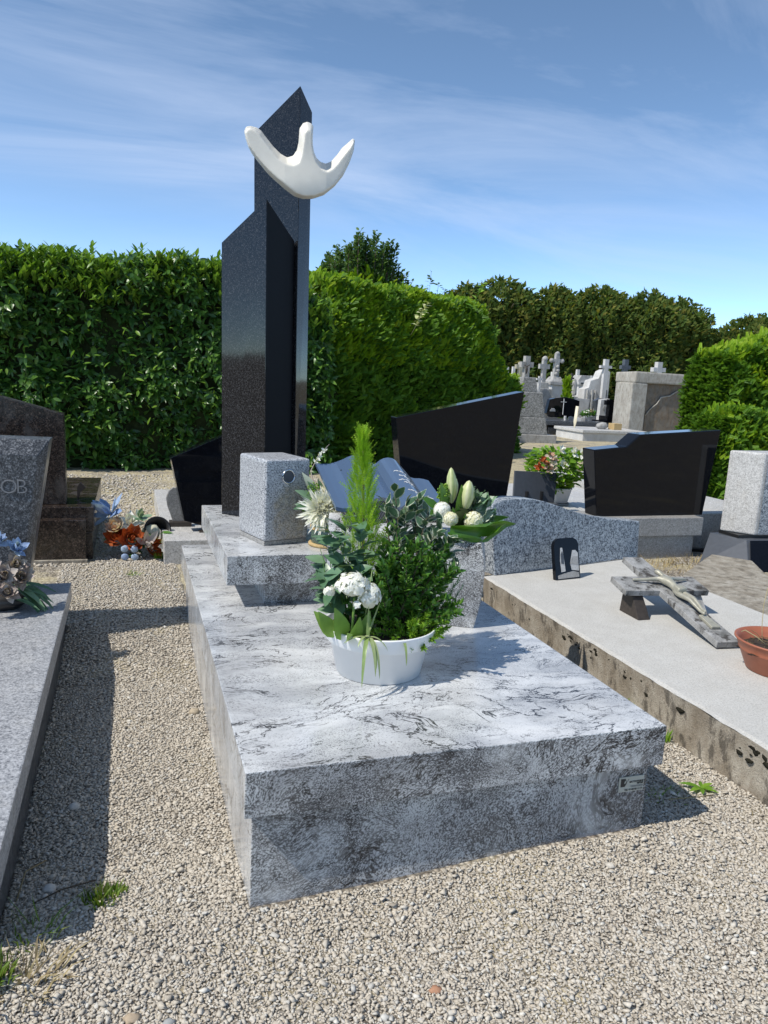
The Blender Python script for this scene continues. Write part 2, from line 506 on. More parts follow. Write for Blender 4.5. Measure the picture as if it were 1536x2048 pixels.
def mat_urn_block():
    """grey granite block with a rusty water stain low on its front"""
    m, nt, p, co, _ = newmat('stained_granite')
    f = noise(nt, mapping(nt, co, (1, 1, 1.4)), 190, 3, 0.7)[0]
    c = ramp(nt, f, [(0.37, (0.06, 0.065, 0.075)), (0.48, (0.34, 0.35, 0.37)), (0.62, (0.58, 0.59, 0.60))])
    sp = nd(nt, 'ShaderNodeSeparateXYZ', {0: co})
    # stain is a blotch around a point of the front face
    dx = math_(nt, 'SUBTRACT', sp.outputs[0], 0.100); dz = math_(nt, 'SUBTRACT', sp.outputs[2], 0.100)
    d = math_(nt, 'SQRT', math_(nt, 'ADD', math_(nt, 'MULTIPLY', dx, dx), math_(nt, 'MULTIPLY', math_(nt, 'MULTIPLY', dz, dz), 0.45)))
    d = math_(nt, 'ADD', d, math_(nt, 'MULTIPLY', math_(nt, 'SUBTRACT', noise(nt, co, 22, 4, 0.6)[0], 0.5), 0.08))
    s = ramp(nt, d, [(0.058, 1), (0.080, 0)])
    rust = ramp(nt, noise(nt, co, 60, 4, 0.6)[0], [(0.35, (0.10, 0.085, 0.065)), (0.62, (0.36, 0.26, 0.12))])
    c = mixc(nt, math_(nt, 'MULTIPLY', s, 0.85), c, mixc(nt, 0.5, rust, c, 'MIX'))
    setp(nt, p, Base_Color=c, Roughness=0.36)
    bump(nt, p, f, 0.06, 0.001)
    return m

M = {}
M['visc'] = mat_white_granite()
M['black'] = mat_speckle('black_granite', [(0.48, (0.0035, 0.004, 0.006)), (0.62, (0.007, 0.008, 0.011)), (0.76, (0.035, 0.038, 0.045))], 260, 0.045, cloud=0.15, ior=1.5, spec=0.3, bmp=0.01)
M['stele'] = mat_speckle('dark_speckled_granite', [(0.46, (0.005, 0.0055, 0.007)), (0.55, (0.016, 0.016, 0.018)), (0.70, (0.13, 0.13, 0.135))], 380, 0.05, cloud=0.2, ior=1.5, spec=0.42, bmp=0.012)
M['stele_shade'] = mat_plain('dark_reflection_granite', (0.006, 0.0065, 0.009), 0.55, 0.2, 60, spec=0.08)  # black look of the stele's unlit right face, put into the colour
M['grey'] = mat_speckle('blue_grey_granite', [(0.38, (0.045, 0.055, 0.075)), (0.47, (0.22, 0.25, 0.28)), (0.60, (0.56, 0.59, 0.61))], 120, 0.40, cloud=0.1)
M['greyfine'] = mat_speckle('fine_grey_granite', [(0.36, (0.16, 0.155, 0.145)), (0.5, (0.32, 0.31, 0.295)), (0.65, (0.48, 0.47, 0.45))], 230, 0.45, cloud=0.25, dirt=((0.24, 0.21, 0.17), 0.3))
M['slab_a'] = mat_speckle('pale_blue_granite', [(0.36, (0.13, 0.135, 0.145)), (0.48, (0.32, 0.325, 0.335)), (0.62, (0.50, 0.505, 0.515))], 170, 0.34, cloud=0.15, dirt=((0.40, 0.38, 0.34), 0.25))
M['dkgrey'] = mat_speckle('dark_grey_granite', [(0.40, (0.018, 0.020, 0.024)), (0.52, (0.075, 0.08, 0.088)), (0.66, (0.26, 0.265, 0.275))], 170, 0.28, cloud=0.2, dirt=((0.15, 0.15, 0.15), 0.25))
M['brown'] = mat_speckle('brown_granite', [(0.42, (0.012, 0.009, 0.008)), (0.54, (0.042, 0.030, 0.024)), (0.70, (0.14, 0.105, 0.085))], 130, 0.2, cloud=0.3, dirt=((0.15, 0.14, 0.13), 0.25))
M['slate2'] = mat_plain('letter_stone', (0.20, 0.20, 0.205), 0.45, 0.2, 60)
M['slate'] = mat_plain('slate', (0.072, 0.080, 0.095), 0.38, 0.15, 40)
M['light'] = mat_speckle('light_granite', [(0.36, (0.26, 0.25, 0.24)), (0.5, (0.54, 0.53, 0.51)), (0.62, (0.70, 0.69, 0.67))], 190, 0.45, cloud=0.2, dirt=((0.40, 0.36, 0.28), 0.3))
M['urn'] = mat_urn_block()
M['marble'] = mat_plain('white_marble', (0.73, 0.70, 0.62), 0.45, 0.10, 14, bmp=0.015, bscale=300, sub=0.04)
M['concrete'] = mat_concrete('pale_concrete', (0.56, 0.55, 0.52), (0.50, 0.49, 0.46), 7, (0.36, 0.34, 0.30), 0.22, 0.5, 0.0)
M['stained'] = mat_concrete('stained_concrete', (0.50, 0.455, 0.38), (0.33, 0.285, 0.225), 16, (0.22, 0.18, 0.13), 0.75, 1.0, 0.65)
M['lichened'] = mat_concrete('lichened_marble', (0.42, 0.42, 0.415), (0.26, 0.26, 0.255), 14, (0.09, 0.09, 0.085), 0.8, 0.4, 0.85)
M['oldkerb'] = mat_concrete('old_kerb_concrete', (0.46, 0.43, 0.37), (0.28, 0.25, 0.20), 26, (0.17, 0.14, 0.10), 0.6, 0.8, 0.4)
M['oldstone'] = mat_concrete('weathered_stone', (0.52, 0.50, 0.45), (0.36, 0.34, 0.30), 7, (0.24, 0.21, 0.17), 0.5, 0.9, 0.25)
M['oldplaster'] = mat_concrete('crumbling_plaster', (0.27, 0.24, 0.20), (0.13, 0.12, 0.105), 4, (0.22, 0.15, 0.09), 0.6, 0.9, 0.3)
M['monu'] = mat_concrete('grey_monument_stone', (0.50, 0.49, 0.475), (0.33, 0.325, 0.31), 5, (0.2, 0.19, 0.17), 0.35, 0.5, 0.25)
M['monuwhite'] = mat_concrete('pale_monument_stone', (0.66, 0.655, 0.64), (0.50, 0.49, 0.475), 4, (0.3, 0.28, 0.24), 0.25, 0.3)
M['lichenstone'] = mat_concrete('lichen_stone', (0.52, 0.50, 0.40), (0.36, 0.34, 0.25), 6, (0.24, 0.22, 0.12), 0.35, 0.4)
M['pebbledash'] = mat_speckle('pebble_stone', [(0.36, (0.11, 0.11, 0.105)), (0.5, (0.28, 0.28, 0.27)), (0.64, (0.46, 0.455, 0.44))], 55, 0.8, cloud=0.3, bmp=0.5)
M['ground'] = mat_gravel_ground()
M['stone'] = mat_stones()
M['whitepot'] = mat_plain('white_plastic', (0.80, 0.80, 0.795), 0.33, 0.04, 14)
M['terra'] = mat_plain('terracotta_plastic', (0.36, 0.118, 0.062), 0.5, 0.15, 20)
M['soil'] = mat_plain('potting_soil', (0.045, 0.030, 0.020), 0.95, 0.6, 160, bmp=1.0, bscale=240)
M['blackplastic'] = mat_plain('black_plastic', (0.015, 0.015, 0.016), 0.4, 0.2)
M['metal'] = mat_plain('brushed_steel', (0.62, 0.63, 0.65), 0.25, 0.08, metallic=1.0)
M['bronze'] = mat_plain('dull_cast_metal', (0.40, 0.385, 0.31), 0.5, 0.25, 60, metallic=0.25)
M['darkmetal'] = mat_plain('rusty_dark_metal', (0.045, 0.036, 0.03), 0.6, 0.4, 60)
M['cream'] = mat_plain('cream_plastic', (0.72, 0.66, 0.50), 0.5, 0.1)
M['plaque'] = mat_plain('cream_label', (0.46, 0.46, 0.40), 0.4, 0.05)
M['ink'] = mat_plain('dark_print', (0.025, 0.025, 0.025), 0.5, 0.05)
M['engrave'] = mat_plain('pale_engraving', (0.75, 0.75, 0.74), 0.5, 0.05)
M['gold'] = mat_plain('gilt_line', (0.45, 0.32, 0.12), 0.4, 0.1, metallic=0.5)
M['raffia'] = mat_plain('raffia', (0.50, 0.36, 0.17), 0.8, 0.4, 200, bmp=0.4)
M['twig'] = mat_plain('bark', (0.10, 0.075, 0.05), 0.9, 0.4, 40, bmp=0.6)
M['straw'] = mat_leaf('dry_straw', [(0, (0.30, 0.235, 0.12)), (0.5, (0.45, 0.37, 0.20)), (1, (0.24, 0.18, 0.10))], 0.8, 0.15)
M['grass'] = mat_leaf('grass_blade', [(0, (0.10, 0.19, 0.025)), (0.6, (0.17, 0.28, 0.035)), (1, (0.27, 0.30, 0.08))], 0.5, 0.35)
M['laurel'] = mat_leaf('laurel_leaf', [(0, (0.034, 0.095, 0.022)), (0.35, (0.058, 0.145, 0.027)), (0.7, (0.090, 0.205, 0.032)), (0.93, (0.13, 0.26, 0.040)), (1, (0.20, 0.34, 0.055))], 0.33, 0.3)
M['laurelnew'] = mat_leaf('young_laurel_leaf', [(0, (0.12, 0.25, 0.026)), (0.5, (0.17, 0.33, 0.034)), (1, (0.24, 0.40, 0.05))], 0.38, 0.4)
M['yew'] = mat_leaf('yew_needle', [(0, (0.08, 0.19, 0.024)), (0.5, (0.14, 0.29, 0.030)), (1, (0.21, 0.38, 0.038))], 0.5, 0.45, spec=0.3)
M['yewnew'] = mat_leaf('young_yew_needle', [(0, (0.24, 0.42, 0.022)), (0.6, (0.32, 0.50, 0.028)), (1, (0.40, 0.53, 0.04))], 0.5, 0.5, spec=0.3)
M['cypress'] = mat_leaf('cypress_foliage', [(0, (0.065, 0.12, 0.030)), (0.45, (0.105, 0.165, 0.036)), (0.8, (0.16, 0.20, 0.042)), (1, (0.25, 0.23, 0.05))], 0.7, 0.45, spec=0.2)
M['darktree'] = mat_leaf('dark_tree_leaf', [(0, (0.05, 0.11, 0.03)), (0.6, (0.085, 0.17, 0.038)), (1, (0.15, 0.24, 0.05))], 0.5, 0.35, spec=0.3)
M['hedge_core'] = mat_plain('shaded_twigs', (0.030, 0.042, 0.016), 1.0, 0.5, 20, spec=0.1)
M['conifer'] = mat_leaf('golden_conifer', [(0, (0.24, 0.47, 0.024)), (0.5, (0.33, 0.57, 0.035)), (1, (0.43, 0.63, 0.06))], 0.55, 0.45, spec=0.3)
M['varieg'] = mat_leaf('variegated_leaf', [(0, (0.04, 0.10, 0.05)), (0.5, (0.065, 0.14, 0.075)), (1, (0.10, 0.18, 0.095))], 0.3, 0.2, edge=((0.56, 0.60, 0.46), 0.29))
M['box'] = mat_leaf('boxwood_leaf', [(0, (0.055, 0.16, 0.026)), (0.5, (0.085, 0.22, 0.034)), (1, (0.16, 0.31, 0.05))], 0.32, 0.3)
M['lime'] = mat_leaf('lime_green_leaf', [(0, (0.13, 0.29, 0.026)), (0.5, (0.21, 0.41, 0.034)), (1, (0.34, 0.52, 0.06))], 0.4, 0.4)
M['broad'] = mat_leaf('grey_green_leaf', [(0, (0.085, 0.18, 0.095)), (0.5, (0.125, 0.235, 0.125)), (1, (0.18, 0.29, 0.165))], 0.35, 0.15)
M['kalleaf'] = mat_leaf('fleshy_leaf', [(0, (0.17, 0.33, 0.06)), (1, (0.27, 0.43, 0.10))], 0.4, 0.25)
M['spider'] = mat_leaf('striped_blade', [(0, (0.22, 0.34, 0.10)), (0.5, (0.34, 0.44, 0.18)), (1, (0.42, 0.48, 0.26))], 0.4, 0.3)
M['whitepetal'] = mat_leaf('white_petal', [(0, (0.82, 0.82, 0.74)), (0.5, (0.88, 0.88, 0.83)), (1, (0.90, 0.90, 0.87))], 0.6, 0.2, spec=0.3, mott=0.08)
M['creampetal'] = mat_leaf('cream_petal', [(0, (0.74, 0.72, 0.46)), (0.5, (0.84, 0.82, 0.64)), (1, (0.88, 0.86, 0.74))], 0.6, 0.2, spec=0.3, mott=0.1)
M['lily'] = mat_leaf('lily_bud', [(0, (0.50, 0.58, 0.24)), (0.5, (0.66, 0.68, 0.36)), (1, (0.74, 0.73, 0.48))], 0.45, 0.15)
M['wrap'] = mat_leaf('glossy_wrap_leaf', [(0, (0.045, 0.15, 0.018)), (0.5, (0.075, 0.21, 0.022)), (1, (0.13, 0.29, 0.03))], 0.28, 0.3)
M['cabbage'] = mat_leaf('cabbage_leaf', [(0, (0.13, 0.26, 0.13)), (0.5, (0.24, 0.38, 0.24)), (1, (0.55, 0.62, 0.50))], 0.5, 0.2)
M['orange'] = mat_leaf('orange_petal', [(0, (0.36, 0.07, 0.02)), (0.5, (0.48, 0.105, 0.03)), (1, (0.60, 0.20, 0.07))], 0.7, 0.15, spec=0.2)
M['blue'] = mat_leaf('blue_petal', [(0, (0.20, 0.32, 0.62)), (0.5, (0.34, 0.46, 0.72)), (1, (0.52, 0.64, 0.80))], 0.7, 0.2, spec=0.2)
M['faded'] = mat_leaf('faded_pink_petal', [(0, (0.36, 0.28, 0.255)), (0.5, (0.50, 0.42, 0.385)), (1, (0.60, 0.54, 0.50))], 0.8, 0.2, spec=0.2)
M['pinkwhite'] = mat_leaf('peach_petal', [(0, (0.58, 0.34, 0.24)), (0.5, (0.72, 0.56, 0.44)), (1, (0.80, 0.74, 0.66))], 0.7, 0.25, spec=0.2)
M['mossdark'] = mat_plain('black_moss', (0.030, 0.028, 0.020), 1.0, 0.6, 90, bmp=1.0, bscale=200, spec=0.1)
M['deadneedle'] = mat_plain('dry_needles', (0.17, 0.12, 0.06), 1.0, 0.4, 60)

def mat_glass():
    m, nt, p, co, _ = newmat('dark_green_glass')
    setp(nt, p, Base_Color=(0.30, 0.42, 0.34), Roughness=0.05, IOR=1.45, Transmission_Weight=0.75)
    return m
M['glass'] = mat_glass()

# ------------------------------------------------------------------ ground
def sstep(a, b, x):
    t = np.clip((x - a) / (b - a), 0, 1); return t * t * (3 - 2 * t)

def g(x, y):
    x = np.asarray(x, float); y = np.asarray(y, float)
    gl = -0.006 - 0.028 * sstep(0.0, 0.35, y) + 0.084 * sstep(1.35, 2.15, y)
    gr = 0.042 + 0.008 * sstep(1.4, 2.1, y)
    t = np.clip(x, 0, 1)
    h = gl * (1 - t) + gr * t
    return h + 0.004 * np.sin(7.1 * x + 1.3 * y) * np.sin(5.3 * y - 2.0 * x)

def axis(a, b, n, far):
    inner = np.linspace(a, b, n)
    out = np.array([3, 8, 20, 50, 120, 300, far], float)
    return np.concatenate([(a - out)[::-1], inner, b + out])
gx = axis(-3.0, 5.0, 161, 700); gy = axis(-2.0, 5.0, 141, 700)
GX, GY = np.meshgrid(gx, gy)
GV = np.stack([GX, GY, g(GX, GY)], -1).reshape(-1, 3)
nx, ny = len(gx), len(gy)
ii, jj = np.meshgrid(np.arange(nx - 1), np.arange(ny - 1))
b0 = (jj * nx + ii).ravel()
GF = np.stack([b0, b0 + 1, b0 + nx + 1, b0 + nx], -1)
me = bpy.data.meshes.new('ground'); me.from_pydata(GV.tolist(), [], GF.tolist()); me.materials.append(M['ground'])
ground = bpy.data.objects.new('ground', me); COL.objects.link(ground); ground['kind'] = 'structure'
me.polygons.foreach_set('use_smooth', np.ones(len(me.polygons), bool))
W[ground] = Vector((0, 0, 0))

# ------------------------------------------------------------------ the main grave
T = thing('granite_tomb', 'pale veined granite tomb with thick cover slab in the centre, black stelae on its back', 'tomb', (0.5, 1.0, 0.0))
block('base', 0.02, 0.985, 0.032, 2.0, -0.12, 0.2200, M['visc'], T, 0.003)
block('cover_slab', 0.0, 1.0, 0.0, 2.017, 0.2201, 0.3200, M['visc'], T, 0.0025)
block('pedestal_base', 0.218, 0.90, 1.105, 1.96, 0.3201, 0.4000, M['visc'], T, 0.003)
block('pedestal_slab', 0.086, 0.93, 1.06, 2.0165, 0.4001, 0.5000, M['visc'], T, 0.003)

# maker's label on the front of the base
Lb = thing('maker_label', 'small cream maker label with black logo and phone number, on the tomb base', 'label', (0.94, 0.0415, 0.162))
block('label_plate', 0.905, 0.976, 0.0285, 0.0317, 0.142, 0.1815, M['plaque'], Lb, 0.0008, 1)
YL = 0.0278
put('logo',
    [(0.909, YL, 0.1565), (0.921, YL, 0.1565), (0.9265, YL, 0.1665), (0.9215, YL, 0.1775), (0.909, YL, 0.1775)], [(0, 1, 2, 3, 4)], M['ink'], Lb)
put('logo_drop', [(0.9185, YL - .0004, 0.1645), (0.9215, YL - .0004, 0.1655), (0.9232, YL - .0004, 0.169), (0.9215, YL - .0004, 0.1735), (0.919, YL - .0004, 0.169)], [(0, 1, 2, 3, 4)], M['plaque'], Lb)
put('logo_stroke', [(0.9265, YL, 0.1690), (0.9278, YL, 0.1690), (0.9315, YL, 0.1765), (0.9300, YL, 0.1765)], [(0, 1, 2, 3)], M['ink'], Lb)

def text(name, s, loc, size, mat, parent, rot=(math.pi / 2, 0, 0), extrude=0.0003, align='LEFT', bold=0.0, spacing=1.0):
    c = bpy.data.curves.new(name, 'FONT'); c.body = s; c.size = size; c.extrude = extrude; c.align_x = align; c.offset = bold; c.space_character = spacing
    c.materials.append(mat)
    tmp = bpy.data.objects.new(name, c); COL.objects.link(tmp)
    me = bpy.data.meshes.new_from_object(tmp.evaluated_get(bpy.context.evaluated_depsgraph_get()))
    bpy.data.objects.remove(tmp); bpy.data.curves.remove(c); me.name = name
    if not me.materials: me.materials.append(mat)
    o = bpy.data.objects.new(name, me); COL.objects.link(o)
    o.parent = parent; o.location = Vector(loc) - W[parent]; o.rotation_euler = rot; W[o] = Vector(loc)
    return o
text('lettering', 'BATTAVOINE', (0.9735, YL, 0.1655), 0.0066, M['ink'], Lb, align='RIGHT', bold=0.00012)
text('lettering', 'MÉTIER', (0.9735, YL, 0.1605), 0.0056, M['ink'], Lb, align='RIGHT', bold=0.00012)
mb = MB()
for z, x0 in ((0.1563, 0.936), (0.1537, 0.940)):
    mb.add([(x0, YL, z), (0.9735, YL, z), (0.9735, YL, z + 0.0011), (x0, YL, z + 0.0011)], [(0, 1, 2, 3)])
mb.build('small_print', M['slate'], Lb)
text('phone_number', 'Tél. 41 83 82 11 71', (0.9735, YL, 0.1455), 0.0066, M['ink'], Lb, align='RIGHT', bold=0.0001)

# the two black stelae
def stele(name, label, B, Tp, dull=None):
    o = putbm(name, bm_hull(B, Tp), M['stele'], None, bevel=0.0018, seg=1)
    if dull is not None:                                   # this side's dark reflection is put into a darker, duller material
        o.data.materials.append(M['stele_shade']); dn = Vector(dull).normalized()
        for p in o.data.polygons:
            if p.normal.dot(dn) > .97: p.material_index = 1
    return tag(o, label, 'stele')
stele('stele', 'shorter black granite stele with slanted top, in front of the tall one',
      [(.149, 1.80, .5003), (.305, 1.655, .5003), (.443, 1.81, .5003), (.287, 1.955, .5003)],
      [(.133, 1.80, 1.587), (.283, 1.655, 1.741), (.425, 1.81, 1.623), (.275, 1.955, 1.469)], (.73, -.68, 0))
stele('stele', 'tall black granite stele with pointed top carrying the white dove',
      [(.309, 1.963, .5003), (.457, 1.803, .5003), (.518, 1.869, .5003), (.372, 2.010, .5003)],
      [(.275, 1.963, 2.052), (.429, 1.803, 2.205), (.494, 1.869, 2.135), (.340, 2.010, 1.982)])

# the white dove: a rounded body with two raised wings and an upright neck
dv_back = [(0.206, 1.992), (0.213, 2.009), (0.229, 2.014), (0.255, 2.011), (0.272, 2.001), (0.293, 1.977), (0.32, 1.949), (0.346, 1.928), (0.372, 1.918), (0.394, 1.927), (0.408, 1.949), (0.414, 1.977), (0.416, 2.03), (0.429, 2.05), (0.446, 2.058), (0.463, 2.054), (0.472, 2.044), (0.471, 2.022), (0.47, 1.989), (0.476, 1.954), (0.488, 1.931), (0.504, 1.919), (0.526, 1.916), (0.548, 1.928), (0.57, 1.954), (0.591, 1.985), (0.617, 2.009), (0.634, 2.026), (0.644, 2.021), (0.641, 1.98), (0.625, 1.932), (0.6, 1.879), (0.566, 1.834), (0.522, 1.795), (0.478, 1.776), (0.438, 1.771), (0.403, 1.777), (0.367, 1.798), (0.332, 1.822), (0.297, 1.85), (0.266, 1.882), (0.24, 1.91), (0.223, 1.936), (0.212, 1.966)]
dv_front = [(0.198, 1.96), (0.205, 1.972), (0.217, 1.978), (0.233, 1.972), (0.25, 1.959), (0.271, 1.935), (0.294, 1.908), (0.322, 1.88), (0.352, 1.864), (0.377, 1.862), (0.398, 1.875), (0.409, 1.907), (0.416, 1.955), (0.418, 1.987), (0.428, 2.0), (0.439, 1.999), (0.446, 1.991), (0.448, 1.971), (0.449, 1.948), (0.456, 1.913), (0.466, 1.885), (0.484, 1.864), (0.507, 1.856), (0.528, 1.871), (0.549, 1.894), (0.571, 1.925), (0.594, 1.956), (0.611, 1.982), (0.615, 1.982), (0.61, 1.95), (0.594, 1.906), (0.57, 1.858), (0.537, 1.816), (0.496, 1.782), (0.458, 1.765), (0.419, 1.76), (0.389, 1.767), (0.357, 1.786), (0.322, 1.81), (0.288, 1.837), (0.258, 1.866), (0.233, 1.894), (0.215, 1.916), (0.204, 1.94)]
def dove():
    bm = bmesh.new(); n = len(dv_back)
    cb = np.array(dv_back); cf = np.array(dv_front)
    mid = (cb + cf) / 2
    loops = [(cf, 1.640), (mid, 1.685), (cb, 1.735)]
    rings = [[bm.verts.new((p[0], y, p[1])) for p in L] for L, y in loops]
    for a, b in zip(rings[:-1], rings[1:]):
        for i in range(n):
            bm.faces.new((a[i], a[(i + 1) % n], b[(i + 1) % n], b[i]))
    f1 = bm.faces.new(rings[0][::-1]); f2 = bm.faces.new(rings[-1])
    bmesh.ops.triangulate(bm, faces=[f1, f2])
    o = putbm('dove_sculpture', bm, M['marble'], None, smooth=True)
    r = o.modifiers.new('remesh', 'REMESH'); r.mode = 'VOXEL'; r.voxel_size = 0.003; r.use_smooth_shade = True
    s = o.modifiers.new('smooth', 'SMOOTH'); s.iterations = 5; s.factor = 0.5
    # belly swells towards the viewer, wing tips fall back
    me = o.data
    dg = bpy.context.evaluated_depsgraph_get()
    ev = o.evaluated_get(dg); me2 = bpy.data.meshes.new_from_object(ev); o.modifiers.clear()
    old = o.data; o.data = me2; bpy.data.meshes.remove(old)
    me2.name = 'dove_sculpture'
    for v in me2.vertices:
        wx = v.co.x + o.location.x; wz = v.co.z + o.location.z
        k = math.exp(-(((wx - 0.43) / 0.13) ** 2 + ((wz - 1.80) / 0.08) ** 2))
        front = max(0.0, min(1.0, (1.71 - (v.co.y + o.location.y)) / 0.06))
        v.co.y -= 0.018 * k * front
        tipd = max(0.0, abs(wx - 0.425) - 0.08)
        v.co.y += 0.12 * tipd * (1 if front > 0.2 else 0.75)
    me2.polygons.foreach_set('use_smooth', np.ones(len(me2.polygons), bool))
    return tag(o, 'white sculpted dove with raised wings on the tall black stele', 'sculpture')
dv = dove()
# steel dowel holding the bird on the ridge of the stele
dv_pin = tube('fixing_pin', [(0.430, 1.72, 1.86), (0.436, 1.83, 1.86)], 0.012, M['metal'], dv, 10)

# stained granite block
U = thing('granite_block', 'small grey granite block with ring and rusty stain standing on the pedestal', 'block', (0.226, 1.19, 0.5))
fp = [(.165, 1.40), (.226, 1.19), (.395, 1.245), (.335, 1.45)]
ctr = np.mean(np.array(fp), 0)
ins = lambda s: [tuple(ctr + (np.array(p) - ctr) * s) for p in fp]
prism('foot', ins(0.95), 0.5003, 0.515, M['greyfine'], U, 0.002)
prism('block_body', ins(1.0), 0.5152, 0.803, M['urn'], U, 0.013, seg=3, smooth=False)
bd = Vector((.169, .055, 0)).normalized(); bn = Vector((bd.y, -bd.x, 0))
rc = Vector((.226, 1.19, 0)) + bd * 0.09 + Vector((0, 0, 0.742)) + bn * 0.002
ring = MB(); path = [rc + (bd * math.cos(a) + Vector((0, 0, 1)) * math.sin(a)) * 0.0235 for a in np.linspace(0, 2 * math.pi, 33)]
ring.tube([p[:] for p in path], 0.0035, 8); ring.build('ring', M['metal'], U, smooth=True)
disc = [rc + (bd * math.cos(a) + Vector((0, 0, 1)) * math.sin(a)) * 0.021 - bn * 0.0005 for a in np.linspace(0, 2 * math.pi, 25)[:-1]]
put('ring_inlay', [p[:] for p in disc], [tuple(range(24))], M['slate'], U)

# curved lectern stone and the open book
def lectern():
    levels = [(.3202, 0.0), (.38, .012), (.44, .020), (.50, .022), (.55, .017), (.60, .006)]
    base = [(.40, .975), (.834, .742), (.895, .865), (.80, 1.052), (.42, 1.052)]
    bm = bmesh.new(); rings = []
    for z, e in levels:
        L = []
        for i, (x, y) in enumerate(base):
            if i in (1, 2): x, y = x + .88 * e, y - .47 * e
            zz_ = z + (0.045 if (i >= 2 and z > .59) else 0)
            L.append(bm.verts.new((x, y, zz_)))
        rings.append(L)
    n = len(base)
    for a, b in zip(rings[:-1], rings[1:]):
        for i in range(n): bm.faces.new((a[i], a[(i + 1) % n], b[(i + 1) % n], b[i]))
    bm.faces.new(rings[0][::-1]); bm.faces.new(rings[-1])
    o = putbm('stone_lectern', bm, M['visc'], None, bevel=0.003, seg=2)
    return tag(o, 'curved granite lectern stone under the open book, behind the white pot', 'lectern')
lec = lectern()
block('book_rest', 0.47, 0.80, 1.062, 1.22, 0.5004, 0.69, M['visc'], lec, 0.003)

mbk, ntk, pk, cok, _ = newmat('sky_sheen_stone')
setp(ntk, pk, Base_Color=(0.075, 0.12, 0.20), Roughness=0.16, IOR=2.3)  # blue base colour stands in for sky reflected on black granite
M['book'] = mbk
mbe, nte, pe, coe, _ = newmat('carved_page_edges')
wv_ = nd(nte, 'ShaderNodeTexWave', {'Vector': mapping(nte, coe, (1.0, 0.15, 1.0), (0, 0.5, 0)), 'Scale': 60.0, 'Distortion': 4.0, 'Detail': 3.0})
setp(nte, pe, Base_Color=ramp(nte, wv_.outputs[0], [(0.3, (0.012, 0.012, 0.015)), (0.75, (0.05, 0.052, 0.06)), (0.97, (0.30, 0.30, 0.30))]), Roughness=0.45)
M['pages'] = mbe

